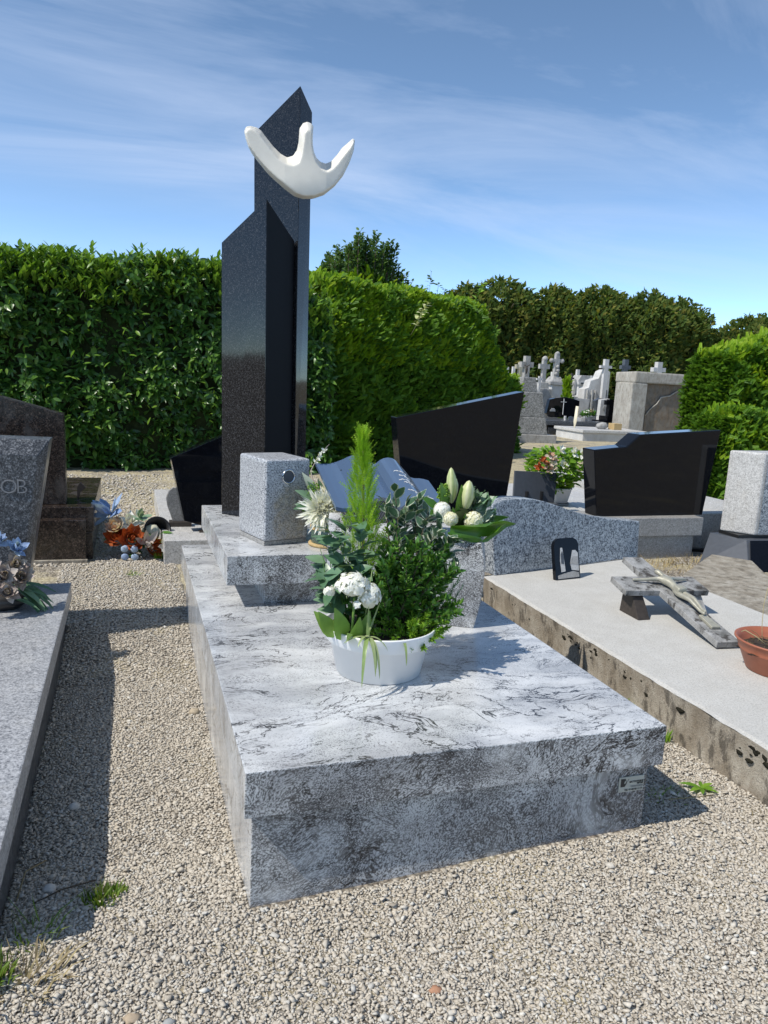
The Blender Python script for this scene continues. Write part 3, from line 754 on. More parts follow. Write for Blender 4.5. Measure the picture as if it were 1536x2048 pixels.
def book():
    B = thing('stone_book', 'open book of polished black stone with painted-in sky reflection and engraved script, on the lectern', 'book', (0.63, 1.09, 0.61))
    prof = [(.412, .000), (.435, -.005), (.46, -.004), (.485, .002), (.510, .012), (.530, .022), (.549, .029), (.568, .031), (.588, .027), (.606, .016), (.620, .004), (.631, -.004),
            (.640, .002), (.652, .012), (.666, .019), (.682, .022), (.700, .0195), (.714, .011), (.724, .002)]
    right = [(.774, -.050), (.79, -.054), (.81, -.054), (.83, -.057), (.848, -.062)]
    y0, y1 = 0.935, 1.25
    S = 0.33
    def P(u, h, y): return (u + (y - 0.95) * 0.006, y, .690 + (y - .95) * S + h)
    def sheet(pr, depth=0.012, ysh=(0, 0)):
        V = []; F = []
        n = len(pr); ys = np.linspace(y0 + ysh[0], y1 + ysh[1], 5)
        for y in ys:
            for u, h in pr: V.append(P(u, h, y))
        for y in ys:
            for u, h in pr: V.append(P(u, h - depth, y))
        m = len(ys); off = n * m
        for j in range(m - 1):
            for i in range(n - 1):
                a = j * n + i
                F.append((a, a + 1, a + n + 1, a + n)); F.append((off + a, off + a + n, off + a + n + 1, off + a + 1))
        for i in range(n - 1):
            F.append((i, off + i, off + i + 1, i + 1)); b = (m - 1) * n + i; F.append((b, b + 1, off + b + 1, off + b))
        for j in range(m - 1):
            a = j * n; F.append((a, a + n, off + a + n, off + a)); a = j * n + n - 1; F.append((a, off + a, off + a + n, a + n))
        return V, F
    k = next(i for i, p in enumerate(prof) if p[0] == .631)
    V, F = sheet(prof[:k + 1]); put('left_page', V, F, M['book'], B, smooth=False)
    V, F = sheet(prof[k:]); put('turned_leaves', V, F, M['book'], B)
    V, F = sheet(right); put('right_page', V, F, M['book'], B)
    # carved page edges: the steep side of the turned leaves and the block underneath
    bm = bmesh.new()
    lo = [(.724, .001), (.736, -.010), (.752, -.026), (.766, -.042), (.776, -.051)]
    a = [bm.verts.new(P(u, h, y0 + .004)) for u, h in lo]; b = [bm.verts.new(P(u, h, y1 - .004)) for u, h in lo]
    c = [bm.verts.new(P(u - .03, -.075, y0 + .004)) for u, h in lo]; d = [bm.verts.new(P(u - .03, -.075, y1 - .004)) for u, h in lo]
    for i in range(len(lo) - 1):
        bm.faces.new((a[i], a[i + 1], b[i + 1], b[i])); bm.faces.new((a[i], c[i], c[i + 1], a[i + 1])); bm.faces.new((b[i], b[i + 1], d[i + 1], d[i]))
    putbm('page_edges', bm, M['pages'], B)
    V, F = [], []
    full = [(u, h - .0125) for u, h in prof if u > .45] + [(.745, -.030), (.774, -.0625), (.848, -.0745)]
    n = len(full)
    for y in (y0 + .006, y1 - .006):
        for u, h in full: V.append(P(u, h, y))
        for u, h in full: V.append(P(u, -.085, y))
    for i in range(n - 1):
        F += [(i, n + i, n + i + 1, i + 1), (2 * n + i, 2 * n + i + 1, 3 * n + i + 1, 3 * n + i), (i, i + 1, 2 * n + i + 1, 2 * n + i), (n + i, 3 * n + i, 3 * n + i + 1, n + i + 1)]
    F += [(0, 2 * n, 3 * n, n), (n - 1, 2 * n - 1, 4 * n - 1, 3 * n - 1)]
    put('page_block', V, F, M['pages'], B)
    # a few lines of engraved script
    def hh(u): 
        us = [p[0] for p in prof]; return float(np.interp(u, us, [p[1] for p in prof]))
    for y, ua, ub, s in ((1.145, .672, .720, 1), (1.110, .682, .722, 2), (1.080, .671, .724, 3), (1.062, .684, .724, 4), (1.005, .680, .724, 5)):
        r = random.Random(s); pts = []; u = ua
        while u < ub:
            yy = y - (u - ua) * 0.10 + r.uniform(-.0035, .0035)
            x_, y_, z_ = P(u, hh(u) + .0008, yy); pts.append((x_, y_, z_)); u += r.uniform(.0012, .0034)
        tube('script_line', pts, 0.0013, M['engrave'], B, 4)
book()

# ------------------------------------------------------------------ left grave (dark headstone with letters)
A = thing('granite_tomb', 'low pale blue-grey granite tomb along the left edge, dark lettered headstone at its back', 'tomb', (-0.9, 0.95, 0))
block('base', -1.33, -0.466, 0.03, 1.87, -0.15, 0.128, M['dkgrey'], A, 0.003)
block('cover_slab', -1.35, -0.446, 0.01, 1.888, 0.1282, 0.2000, M['slab_a'], A, 0.004)
H = thing('headstone', 'dark speckled headstone with raised letters OB, slanting edge and chamfered top', 'headstone', (-0.9, 1.8, 0.2))
def rose(c, r, mat, name, parent, up, seed):
    rs = np.random.default_rng(seed); u = norm(np.array(up, float)[None])[0]
    t1 = norm(np.cross(u, [0.3, 0.9, 0.2])[None])[0]; t2 = np.cross(u, t1)
    base = leaf_geo(1, 1.15, 5, .35, -.55, .55); P_, D_, N_, S_ = [], [], [], []
    for ring, m in ((.12, 4), (.30, 5), (.52, 7), (.78, 8), (1.0, 9)):
        for k in range(m):
            a = 2 * math.pi * k / m + ring * 4 + rs.uniform(-.2, .2); o = t1 * math.cos(a) + t2 * math.sin(a)
            P_.append(np.array(c) + o * r * .55 * ring - u * r * .35 * ring); D_.append(u * (1.15 - .75 * ring) + o * (.12 + .75 * ring)); N_.append(-o * .9 + u * .4); S_.append(r * (.55 + .28 * ring) * rs.uniform(.9, 1.1))
    V, F, R = scatter(base, np.array(P_), frames(np.array(D_), np.array(N_)), np.array(S_), rs.random(len(P_)))
    return put(name, V, F, mat, parent, smooth=True, attr=R)

def headstone_a():
    # back outline and a front face inset by the bevel
    bk = [(-.598, .2003), (-.502, .800), (-1.30, .815), (-1.20, .2003)]
    fr = [(-.622, .2003), (-.540, .745), (-1.262, .760), (-1.176, .2003)]
    bm = bmesh.new()
    rings = [[bm.verts.new((x, y, z)) for x, z in L] for L, y in ((fr, 1.70), (bk, 1.745), (bk, 1.87))]
    for a, b in zip(rings[:-1], rings[1:]):
        for i in range(4): bm.faces.new((a[i], a[(i + 1) % 4], b[(i + 1) % 4], b[i]))
    bm.faces.new(rings[0]); bm.faces.new(rings[-1][::-1])
    putbm('stone', bm, M['dkgrey'], H, bevel=0.002, seg=1)
headstone_a()
for ch, x in (('O', -.672), ('B', -.619)):
    text('letter', ch, (x, 1.6985, .603), 0.076, M['slate2'], H, extrude=0.004, bold=-0.0012)

# faded artificial flowers leaning on that headstone
FA = thing('flower_arrangement', 'faded pink artificial flowers with blue ribbon, by the left headstone', 'flowers', (-.66, 1.58, .2))
def blossom(c, r, n, mat, name, parent, up=(0, -0.5, .8), seed=0, plen=1.0, layers=3):
    """a ruffled double flower of many petals around an axis"""
    rs = np.random.default_rng(seed); upv = np.array(up) / np.linalg.norm(up)
    base = leaf_geo(r * plen, r * .62, 3, 0.35, -0.25)
    pos = []; mats = []; sc = []
    t1 = norm(np.cross(upv, [0.3, 0.9, 0.2])); t2 = np.cross(upv, t1)
    for k in range(n):
        lay = (k % layers) / max(1, layers - 1); a = rs.uniform(0, 2 * math.pi)
        out = t1 * math.cos(a) + t2 * math.sin(a)
        d = out * (0.35 + 0.75 * lay) + upv * (1.0 - 0.85 * lay) + rs.normal(size=3) * .12
        pos.append(np.array(c) + out * r * .08); mats.append(frames(d[None], (upv * .9 - out * .3)[None])[0]); sc.append(rs.uniform(.75, 1.05))
    V, F, R = scatter(base, np.array(pos), np.array(mats), np.array(sc), rs.random(n))
    return put(name, V, F, mat, parent, smooth=True, attr=R)
for i, (c, r) in enumerate((((-.640, 1.50, .335), .055), ((-.585, 1.52, .325), .050), ((-.69, 1.50, .36), .06), ((-.625, 1.47, .285), .045), ((-.60, 1.53, .37), .045), ((-.675, 1.46, .30), .05))):
    blossom(c, r, 34, M['faded'], 'flower', FA, up=(.15, -.8, .5), seed=40 + i)
blossom((-.60, 1.53, .425), .045, 20, M['blue'], 'ribbon', FA, up=(.3, -.6, .7), seed=51)
blossom((-.66, 1.54, .45), .05, 22, M['blue'], 'ribbon', FA, up=(.1, -.6, .8), seed=52)
lump('flower_base', (-.66, 1.58, .235), .085, M['blackplastic'], FA, 2, .3, scale=(1.3, .9, .5))
b = leaf_geo(.13, .024, 4, .4, .35); n = 16
ang = rng.uniform(-1.0, 0.5, n); d = np.stack([np.cos(ang) * .9, -np.abs(np.sin(ang)) * .6 - .1, rng.uniform(-.55, .1, n)], 1)
leaf_objs('leaf', b, np.array([(-.60, 1.54, .28)] * n) + rng.normal(size=(n, 3)) * .02, frames(d, np.array([[0, -.3, 1.0]] * n)), rng.uniform(.7, 1.1, n), M['broad'], FA)

# ------------------------------------------------------------------ right grave: old concrete slab
Bt = thing('concrete_tomb', 'old pale concrete grave slab with mossy stained side, right of the granite tomb', 'tomb', (1.83, .8, 0))
def old_slab():
    # slab with a slightly chipped left edge; side stained
    n = 46; ys = np.linspace(-.30, 1.76, n); rs = np.random.default_rng(5)
    jx = rs.normal(size=n) * .0022
    bm = bmesh.new()
    L = [bm.verts.new((1.362 + jx[i], ys[i], .196 + rs.normal() * .0015)) for i in range(n)]
    L2 = [bm.verts.new((1.378 + jx[i] * .4, ys[i], .2008)) for i in range(n)]
    yr = np.linspace(-.30, 2.00, n)
    Rr = [bm.verts.new((2.32, yr[i], .2008)) for i in range(n)]
    for i in range(n - 1):
        bm.faces.new((L[i], L2[i], L2[i + 1], L[i + 1])); bm.faces.new((L2[i], Rr[i], Rr[i + 1], L2[i + 1]))
    putbm('slab_top', bm, M['concrete'], Bt, kind=None)
    V = []; F = []; m = 7
    for i in range(n):
        for k in range(m):
            t = k / (m - 1)
            V.append((1.362 + jx[i] - .018 * t * (1 - t) * 4 * (.3 + .7 * rs.random()) * 0 + .012 * math.sin(t * 3.0) + rs.normal() * .003 * (0 if k == 0 else 1), ys[i], .196 * (1 - t) - .10 * t))
    for i in range(n - 1):
        for k in range(m - 1):
            a = i * m + k; F.append((a, a + 1, a + m + 1, a + m))
    put('stained_side', V, F, M['stained'], Bt, smooth=True)
    put('end_sides', [(1.37, -.30, -.1), (2.32, -.30, -.1), (2.32, -.30, .2), (1.37, -.30, .2), (2.32, 2.0, -.1), (2.32, 2.0, .2), (1.37, 1.76, .2), (1.37, 1.76, -.1)],
        [(0, 1, 2, 3), (1, 4, 5, 2), (4, 7, 6, 5)], M['stained'], Bt)
old_slab()
# dark moss cushions under the lip of the slab
Vs, Fs = [], []; b0 = 0
iv, if_ = ico(1, 1); rs = np.random.default_rng(9)
for c in (1.66, 1.48, 1.33, 1.29, 1.25, 1.21, 1.06, 1.03, 1.00, .97, .94, .92, .90, .87, .84, .81, .78, .64, .62, .60, .57, .42, .40, .37, .24, .21, .19, .12, .06, .03, -.02, -.08):
    for k in range(rs.integers(5, 13)):
        r = rs.uniform(.004, .0115); q = iv * (1 + rs.normal(size=iv.shape) * .25) * r * np.array([.40, 1.5, .9])
        Vs.append(q + np.array([1.370 + rs.normal() * .002, c + rs.normal() * .022, .180 - abs(rs.normal()) * .016])); Fs.append(if_ + b0); b0 += len(iv)
put('moss', np.concatenate(Vs), np.concatenate(Fs), M['mossdark'], Bt, smooth=True, kind='stuff')

HB = tag(plate('headstone', [(0.0, .2012), (-.048, .535), (-.03, .549), (.027, .561), (.09, .566), (.144, .563), (.21, .557), (.287, .544), (.37, .520), (.465, .493), (.56, .468), (.653, .449), (.75, .431), (.849, .419), (1.013, .402), (1.026, .2012)],
      (1.42, 1.762), (.98, .26), .095, M['grey'], None, .004), 'blue-grey speckled headstone with wavy top at the head of the concrete slab', 'headstone')

# photograph-like plaque leaning on that headstone
def photo_plaque():
    P = thing('plaque', 'small upright black-and-white picture plaque in front of the wavy headstone', 'plaque', (1.76, 1.66, .2008))
    o = Vector((1.680, 1.640, .203)); d = Vector((.153, .026, 0)).normalized(); up = Vector((-.03, .26, 1)).normalized(); n = d.cross(up).normalized() * -1
    def at(u, v, w=0): return (o + d * u + up * v + n * w)[:]
    Wd, Hh = .150, .195
    out = [(0, 0), (Wd, 0), (Wd, Hh - .03), (Wd - .008, Hh - .012), (Wd - .03, Hh), (.03, Hh), (.010, Hh - .012), (0, Hh - .035)]
    putbm('panel', bm_hull([at(u, v) for u, v in out], [at(u, v, .022) for u, v in out]), M['black'], P, bevel=.001, seg=1)
    def patch(name, pts, mat, w): put(name, [at(u, v, -w) for u, v in pts], [tuple(range(len(pts)))], mat, P)
    patch('path_print', [(.034, .035), (.060, .038), (.056, .09), (.048, .15), (.036, .15), (.030, .09)], M['monuwhite'], .0012)
    patch('field_print', [(.098, .042), (.142, .035), (.142, .12), (.128, .135), (.108, .135), (.090, .075)], M['monuwhite'], .0012)
    patch('bank_print', [(.088, .07), (.140, .062), (.140, .105), (.108, .105)], M['monu'], .002)
    patch('stone_print', [(.036, .075), (.053, .072), (.054, .11), (.046, .135), (.036, .12)], M['slate'], .002)
    patch('wall_print', [(.012, .004), (.142, .006), (.142, .028), (.105, .036), (.05, .028), (.012, .020)], M['monu'], .0012)
    put('strut', [at(.05, .12, .022), at(.10, .12, .022), at(.10, .0, .07), at(.05, .0, .07)], [(0, 1, 2, 3)], M['darkmetal'], P)
photo_plaque()

# stone cross lying on its two feet, with a cast figure
def lying_cross():
    K = thing('stone_cross', 'veined stone cross with cast figure, lying propped up on the concrete slab', 'cross', (1.85, 1.05, .2008))
    foot = Vector((1.825, .70, .206)); head = Vector((1.885, 1.375, .352))
    ax = (head - foot); Ln = ax.length; ax.normalize(); sx = Vector((1, -.02, 0)); sx = (sx - ax * sx.dot(ax)).normalized(); nz = sx.cross(ax).normalized()
    def at(u, v, w): return (foot + sx * u + ax * v + nz * w)[:]
    def bar(name, u0, u1, v0, v1, t=.024):
        q = [(u0, v0), (u1, v0), (u1, v1), (u0, v1)]
        return putbm(name, bm_hull([at(u, v, 0) for u, v in q], [at(u, v, t) for u, v in q]), M['lichened'], K, bevel=.0015, seg=1)
    bar('upright', -.047, .047, 0, Ln)
    bar('arm', -.200, -.0472, .385, .51); bar('arm', .0472, .180, .385, .51)
    for u in (-.135, .135):
        c = at(u, .43, 0); zt = c[2] - .002
        q = [(c[0] - .028, c[1] - .085), (c[0] + .028, c[1] - .085), (c[0] + .022, c[1] + .05), (c[0] - .022, c[1] + .05)]
        tq = [(c[0] - .024, c[1] - .03), (c[0] + .024, c[1] - .03), (c[0] + .02, c[1] + .04), (c[0] - .02, c[1] + .04)]
        prism('foot', q, .2012, [zt - .012, zt - .012, zt, zt], M['darkmetal'] if u < 0 else M['monu'], K, .002, top_xy=tq)
    # figure: one continuous skinned body
    me = bpy.data.meshes.new('figure')
    J = {'pel': (0, .34, .045), 'belly': (.004, .375, .047), 'chest': (.002, .425, .052), 'neck': (0, .452, .054), 'head': (-.012, .478, .060), 'crown': (-.014, .495, .058),
         'shl': (-.032, .446, .047), 'ell': (-.075, .452, .040), 'hal': (-.118, .462, .034), 'fil': (-.130, .465, .033), 'shr': (.032, .446, .047), 'elr': (.070, .455, .040), 'har': (.108, .465, .034), 'fir': (.120, .468, .033),
         'hpl': (-.013, .325, .044), 'knl': (-.006, .255, .056), 'anl': (.002, .185, .042), 'tol': (.002, .160, .046), 'hpr': (.014, .325, .044), 'knr': (.014, .258, .058), 'anr': (.010, .190, .048), 'tor': (.008, .165, .052)}
    E = [('pel', 'belly'), ('belly', 'chest'), ('chest', 'neck'), ('neck', 'head'), ('head', 'crown'), ('chest', 'shl'), ('shl', 'ell'), ('ell', 'hal'), ('hal', 'fil'), ('chest', 'shr'), ('shr', 'elr'), ('elr', 'har'), ('har', 'fir'),
         ('pel', 'hpl'), ('hpl', 'knl'), ('knl', 'anl'), ('anl', 'tol'), ('pel', 'hpr'), ('hpr', 'knr'), ('knr', 'anr'), ('anr', 'tor')]
    Rr = {'pel': .019, 'belly': .0155, 'chest': .021, 'neck': .008, 'head': .0125, 'crown': .010, 'shl': .009, 'ell': .0068, 'hal': .0055, 'fil': .0045, 'shr': .009, 'elr': .0068, 'har': .0055, 'fir': .0045,
          'hpl': .0125, 'knl': .0095, 'anl': .0060, 'tol': .0060, 'hpr': .0125, 'knr': .0095, 'anr': .0060, 'tor': .0060}
    ks = list(J); org = W[K]
    me.from_pydata([tuple(Vector(at(*J[k])) - org) for k in ks], [(ks.index(a), ks.index(b)) for a, b in E], [])
    me.materials.append(M['bronze'])
    o = bpy.data.objects.new('figure', me); COL.objects.link(o); o.parent = K; W[o] = org
    o.modifiers.new('skin', 'SKIN'); sub = o.modifiers.new('sub', 'SUBSURF'); sub.levels = sub.render_levels = 2
    for i, k in enumerate(ks):
        sv = me.skin_vertices[0].data[i]; sv.radius = (Rr[k], Rr[k]); sv.use_root = (k == 'pel')
    dg = bpy.context.evaluated_depsgraph_get(); nm = bpy.data.meshes.new_from_object(o.evaluated_get(dg)); o.modifiers.clear(); o.data = nm; nm.name = 'figure'
    nm.polygons.foreach_set('use_smooth', np.ones(len(nm.polygons), bool))
    if not nm.materials: nm.materials.append(M['bronze'])
    # cloth round the hips and the little foot rest
    pts = [(-.020, .352, .036), (.022, .352, .036), (.024, .318, .038), (-.022, .312, .038)]
    putbm('loincloth', bm_hull([at(*p) for p in pts], [at(p[0] * .9, p[1], p[2] + .034) for p in pts]), M['bronze'], K, bevel=.006, seg=2, smooth=True)
    q = [(-.016, .085), (.022, .085), (.020, .175), (-.012, .175)]
    putbm('foot_rest', bm_hull([at(u, v, .0245) for u, v in q], [at(u, v, .036) for u, v in q]), M['bronze'], K, bevel=.002, seg=1)
lying_cross()
tag(put('blue_tape', [(1.935, 1.06, .2042), (1.985, 1.075, .2042), (2.02, 1.015, .2042), (1.96, 1.000, .2042), (1.935, 1.06, .2022), (1.985, 1.075, .2022), (2.02, 1.015, .2022), (1.96, 1.0, .2022)], [(0, 3, 2, 1), (4, 5, 6, 7), (0, 1, 5, 4), (1, 2, 6, 5), (2, 3, 7, 6), (3, 0, 4, 7)], M['blue']), 'flat scrap of blue plastic on the concrete slab beside the lying cross', 'scrap')

# terracotta bowl at the right edge
TP = thing('flower_pot', 'terracotta plastic bowl with dry soil on the concrete slab, cut by the right edge', 'pot', (1.845, .49, .2008))
tc_ = (1.845, .490, .2012)
lathe('pot', [(.095, 0), (.100, .004), (.126, .066), (.130, .070), (.129, .074), (.133, .082), (.140, .100), (.145, .102), (.145, .107), (.138, .107), (.130, .085), (.120, .070)], tc_, M['terra'], TP, 56)
lump('soil', (tc_[0], tc_[1], .266), .124, M['soil'], TP, 3, .25, 5, 3, (1, 1, .16))
mb = MB(); r = random.Random(4)
for i in range(46):
    a = r.uniform(0, 6.28); q = r.uniform(.01, .105); p = Vector((tc_[0] + q * math.cos(a), tc_[1] + q * math.sin(a), .284)); dd = Vector((r.uniform(-1, 1), r.uniform(-1, 1), r.uniform(-.1, .35))).normalized() * r.uniform(.02, .05)
    mb.tube([p[:], (p + dd * .5 + Vector((0, 0, .004)))[:], (p + dd)[:]], .0011, 4)
mb.build('dead_needles', M['deadneedle'], TP, kind='stuff')
tube('dry_stalk', [(1.80, .50, .285), (1.77, .52, .312), (1.745, .55, .328), (1.735, .555, .322)], .0018, M['straw'], TP, 5)
tube('dry_stalk', [(1.825, .55, .285), (1.835, .57, .33), (1.85, .59, .40), (1.858, .59, .46)], .0012, M['straw'], TP, 5)

# ------------------------------------------------------------------ row of graves behind, right
tag(plate('headstone', [(0.055, .395), (-.012, .872), (.800, 1.052), (.735, .395)], (1.245, 2.76), (1, 0.02), .10, M['black'], None, .003), 'large black headstone with slanting top, behind the open stone book', 'headstone')
P1 = block('headstone_plinth', 1.30, 2.00, 2.70, 2.95, 0.0, .3945, M['black'], None, .003)
tag(P1, 'low black plinth carrying the large slanting black headstone', 'plinth')
block_ = tag(block('granite_ledger', 1.28, 2.72, 2.96, 4.6, 0.0, .285, M['light'], None, .004), 'pale granite tomb top behind the large slanting black headstone', 'tomb')

RB = thing('headstone', 'black headstone with stepped top on a grey granite base, right of the wavy headstone', 'headstone', (2.9, 2.62, .05))
plate('stone', [(.065, .315), (.0, .728), (.235, .752), (.325, .828), (.950, .872), (.885, .315)], (2.455, 2.60), (1, .03), .125, M['black'], RB, .006, seg=3)
block('base_top', 2.39, 3.275, 2.535, 2.80, .198, .3148, M['greyfine'], RB, .004)
block('base_foot', 2.43, 3.235, 2.56, 2.78, -.02, .1955, M['greyfine'], RB, .004)
tag(block('granite_tomb', 2.35, 3.40, 2.84, 4.4, 0.0, .255, M['light'], None, .004), 'pale granite tomb lying behind the stepped black headstone', 'tomb')
tag(block('granite_tomb', 3.46, 4.10, 2.75, 4.9, .02, .30, M['light'], None, .004), 'pale speckled tomb between stepped black headstone and white pillar', 'tomb')

PQ = thing('memorial_plate', 'grey slate memorial plate on two black clips behind the wavy headstone', 'plaque', (2.36, 3.10, .285))
plate('plate', [(0, .335), (.007, .528), (.322, .518), (.305, .320)], (2.200, 3.09), (1, -.02), .018, M['slate'], PQ, .0015, lean=.10)
for x in (2.295, 2.405):
    q = [(x - .008, 3.10), (x + .008, 3.10), (x + .008, 3.075), (x - .008, 3.075)]
    prism('clip', q, .305, .395, M['blackplastic'], PQ, .002)
block('foot', 2.19, 2.51, 3.03, 3.12, .2853, .318, M['slate'], PQ, .002)

def mandevilla(c):
    P = thing('flower_pot', 'white pot of bright green leaves with white and peach trumpet flowers', 'potted plant', c)
    lathe('pot', [(.062, 0), (.066, .003), (.088, .092), (.092, .094), (.092, .104), (.084, .104), (.080, .085)], c, M['whitepot'], P, 32)
    lathe('saucer', [(.070, -.0145), (.078, -.0145), (.080, -.002), (.074, -.002)], c, M['monu'], P, 28)
    n = 1000; t = rng.random(n); a = rng.uniform(0, 6.28, n); rad = (.06 + .13 * np.sin(np.clip(t * 2.6, 0, 3.1))) * rng.random(n) ** .5
    pos = np.stack([c[0] - .03 + rad * np.cos(a) * 1.15, c[1] + rad * np.sin(a) * .9, c[2] + .09 + t * .27], 1)
    d = np.stack([np.cos(a), np.sin(a), rng.uniform(-.2, 1.0, n)], 1)
    V, F, R = scatter(leaf_geo(.058, .032, 3, .25, .3), pos, frames(d, np.array([[0, 0, 1.0]] * n) + rng.normal(size=(n, 3)) * .4), rng.uniform(.6, 1.1, n))
    put('foliage', V, F, M['lime'], P, smooth=True, attr=R, kind='stuff')
    for i, (dx, dz, mt) in enumerate(((-.10, .375, 'whitepetal'), (-.07, .275, 'whitepetal'), (-.185, .34, 'pinkwhite'), (-.235, .30, 'orange'), (-.19, .27, 'pinkwhite'), (-.255, .262, 'orange'), (-.175, .245, 'pinkwhite'), (.0, .36, 'whitepetal'), (.06, .35, 'whitepetal'), (.12, .33, 'pinkwhite'), (.115, .245, 'pinkwhite'), (-.15, .31, 'pinkwhite'))):
        blossom((c[0] + dx, c[1] - .15, c[2] + dz), .042, 11, M[mt], 'flower', P, up=(rng.uniform(-.4, .4), -.8, .5), seed=70 + i, layers=2)
mandevilla((2.615, 3.22, .3005))

# far right: white pillar stone, black base, old kerb
WP = thing('headstone', 'white granite pillar headstone on black sloping base at the right edge', 'headstone', (3.65, 2.45, .2))
prism('pillar', [(3.525, 2.36), (4.05, 2.33), (4.02, 2.58), (3.405, 2.53)], .232, .752, M['light'], WP, .012, seg=3)
put('front_panel', [(3.545, 2.354, .245), (4.05, 2.325, .245), (4.05, 2.325, .735), (3.60, 2.351, .735), (3.565, 2.353, .728), (3.548, 2.354, .700)], [(0, 1, 2, 3, 4, 5)], M['grey'], WP)
tube('gilt_line', [(3.625, 2.345, .30), (3.630, 2.345, .45), (3.632, 2.345, .62)], .003, M['gold'], WP, 6)
put('sloping_front', [(3.45, 2.310, .2105), (4.1, 2.275, .2105), (4.1, 2.115, .05), (3.345, 2.165, .05)], [(0, 3, 2, 1)], M['black'], WP)
block('joint', 3.42, 4.05, 2.38, 2.55, .212, .2318, M['blackplastic'], WP, .001)
prism('sloping_base', [(3.335, 2.17), (4.1, 2.12), (4.1, 2.62), (3.18, 2.42)], .045, .2115, M['slate'], WP, .003, top_xy=[(3.44, 2.33), (4.1, 2.30), (4.1, 2.60), (3.36, 2.56)])
tag(prism('grave_kerb', [(3.19, 2.24), (3.12, 1.84), (4.2, 1.6), (4.1, 2.6)], -.02, .040, M['dkgrey'], None, .003), 'low dark slab lying in front of the white pillar headstone', 'slab')
tag(prism('concrete_kerb', [(2.36, 1.00), (2.62, 1.02), (3.30, 2.12), (3.16, 2.30), (2.62, 1.90), (2.38, 1.60)], -.05, .135, M['oldkerb'], None, .008), 'old lichen-stained concrete kerb along the right side of the slab', 'kerb')
tag(block('kerb_post', 3.74, 3.84, 2.64, 2.74, 0.02, .20, M['grey'], None, .003), 'short square grey granite post behind the white pillar headstone', 'post')
tag(plate('fallen_bar', [(0, .035), (0, .075), (.62, .055), (.62, .020)], (3.30, 2.70), (1, -.25), .05, M['blackplastic'], None, .002), 'dark bar lying on the ground beside the grey headstone base', 'bar')

# ------------------------------------------------------------------ row of graves behind, left
BL = thing('headstone', 'black headstone with slanting top on steel legs, behind the granite tomb at left', 'headstone', (.15, 2.98, .18))
plate('stone', [(.074, .242), (.0, .598), (.34, .748), (.50, .70), (.42, .20), (.170, .213)], (0, 2.95), (1, .06), .09, M['black'], BL, .002)
prism('leg', [(.170, 2.955), (.190, 2.955), (.190, 2.985), (.170, 2.985)], .1795, .240, M['darkmetal'], BL, .001)
block('leg_foot', .155, .21, 2.93, 2.99, .1785, .1842, M['darkmetal'], BL, .001)
prism('leg', [(.385, 2.965), (.405, 2.965), (.405, 2.995), (.385, 2.995)], .1795, .235, M['darkmetal'], BL, .001)
tag(block('granite_tomb', -.045, .62, 2.74, 4.5, 0.0, .1785, M['light'], None, .004), 'pale granite tomb carrying the slanting black headstone on legs', 'tomb')
def heart():
    P = thing('heart_plaque', 'grey heart-shaped plaque standing behind the slanting black headstone', 'plaque', (.03, 3.15, .18))
    pts = [(.020, .205), (-.012, .30), (-.018, .345), (-.004, .385), (.020, .405), (.045, .402), (.06, .385), (.075, .402), (.10, .405), (.125, .385), (.138, .345), (.13, .30), (.105, .205)]
    plate('heart', pts, (0, 3.13), (1, .02), .022, M['greyfine'], P, .004)
    block('plaque_foot', .0, .125, 3.10, 3.18, .1788, .206, M['darkmetal'], P, .002)
heart()

BR = thing('headstone', 'dark brown granite headstone with slanting top, behind the left dark headstone', 'headstone', (-.9, 3.05, .3))
plate('stone', [(-1.30, .335), (-1.30, 1.02), (-.545, .815), (-.540, .335)], (0, 3.0), (1, .03), .13, M['brown'], BR, .003)
BT = thing('granite_tomb', 'stepped dark brown granite tomb under the brown headstone', 'tomb', (-.9, 3.3, .05))
block('upper_step', -1.5, -.400, 2.90, 4.02, .20, .333, M['brown'], BT, .004)
block('front_step', -1.5, -.438, 2.828, 2.8985, .0, .276, M['brown'], BT, .004)
block('lower_base', -1.5, -.408, 2.90, 4.02, 0.0, .1985, M['brown'], BT, .003)
block('footing', -1.5, -.430, 2.805, 2.8275, 0.0, .068, M['oldkerb'], BT, .003)
tag(plate('metal_bracket', [(0, .3345), (.0, .395), (.018, .425), (.045, .39), (.018, .365), (.010, .3345)], (-.50, 3.2), (1, 0), .012, M['darkmetal'], None, .001), 'small dark metal bracket standing on the brown stepped tomb', 'bracket')

# fallen artificial flowers between the rear graves
FF_ = thing('flower_arrangement', 'fallen artificial flowers, orange roses and blue petals, with tipped black pot', 'flowers', (-.2, 3.0, .05))
gz = .06
rose((-.205, 2.86, gz + .105), .068, M['orange'], 'rose', FF_, (.05, -.85, .5), 1)
rose((-.285, 2.92, gz + .105), .060, M['orange'], 'rose', FF_, (-.35, -.7, .5), 2)
rose((-.085, 2.88, gz + .055), .055, M['orange'], 'rose', FF_, (.35, -.8, .4), 3)
rose((-.295, 2.93, gz + .165), .048, M['pinkwhite'], 'rose', FF_, (-.3, -.6, .7), 31)
blossom((-.215, 2.95, gz + .165), .07, 20, M['whitepetal'], 'lily', FF_, up=(-.1, -.6, .8), seed=4, plen=1.1, layers=2)
blossom((-.165, 2.96, gz + .20), .06, 16, M['cabbage'], 'lily', FF_, up=(.1, -.4, .9), seed=6, layers=2)
blossom((-.320, 3.03, gz + .21), .10, 16, M['blue'], 'ribbon', FF_, up=(-.6, -.3, .6), seed=7, plen=1.3, layers=2)
for k, (dx, dz) in enumerate(((-.015, .012), (.018, .010), (-.014, -.022), (.02, -.024))):
    lump('blue_petal', (-.222 + dx * 1.5, 2.815, gz + .045 + dz * 1.3), .020, M['blue'], FF_, 2, .15, 2, k, (1, .3, 1))
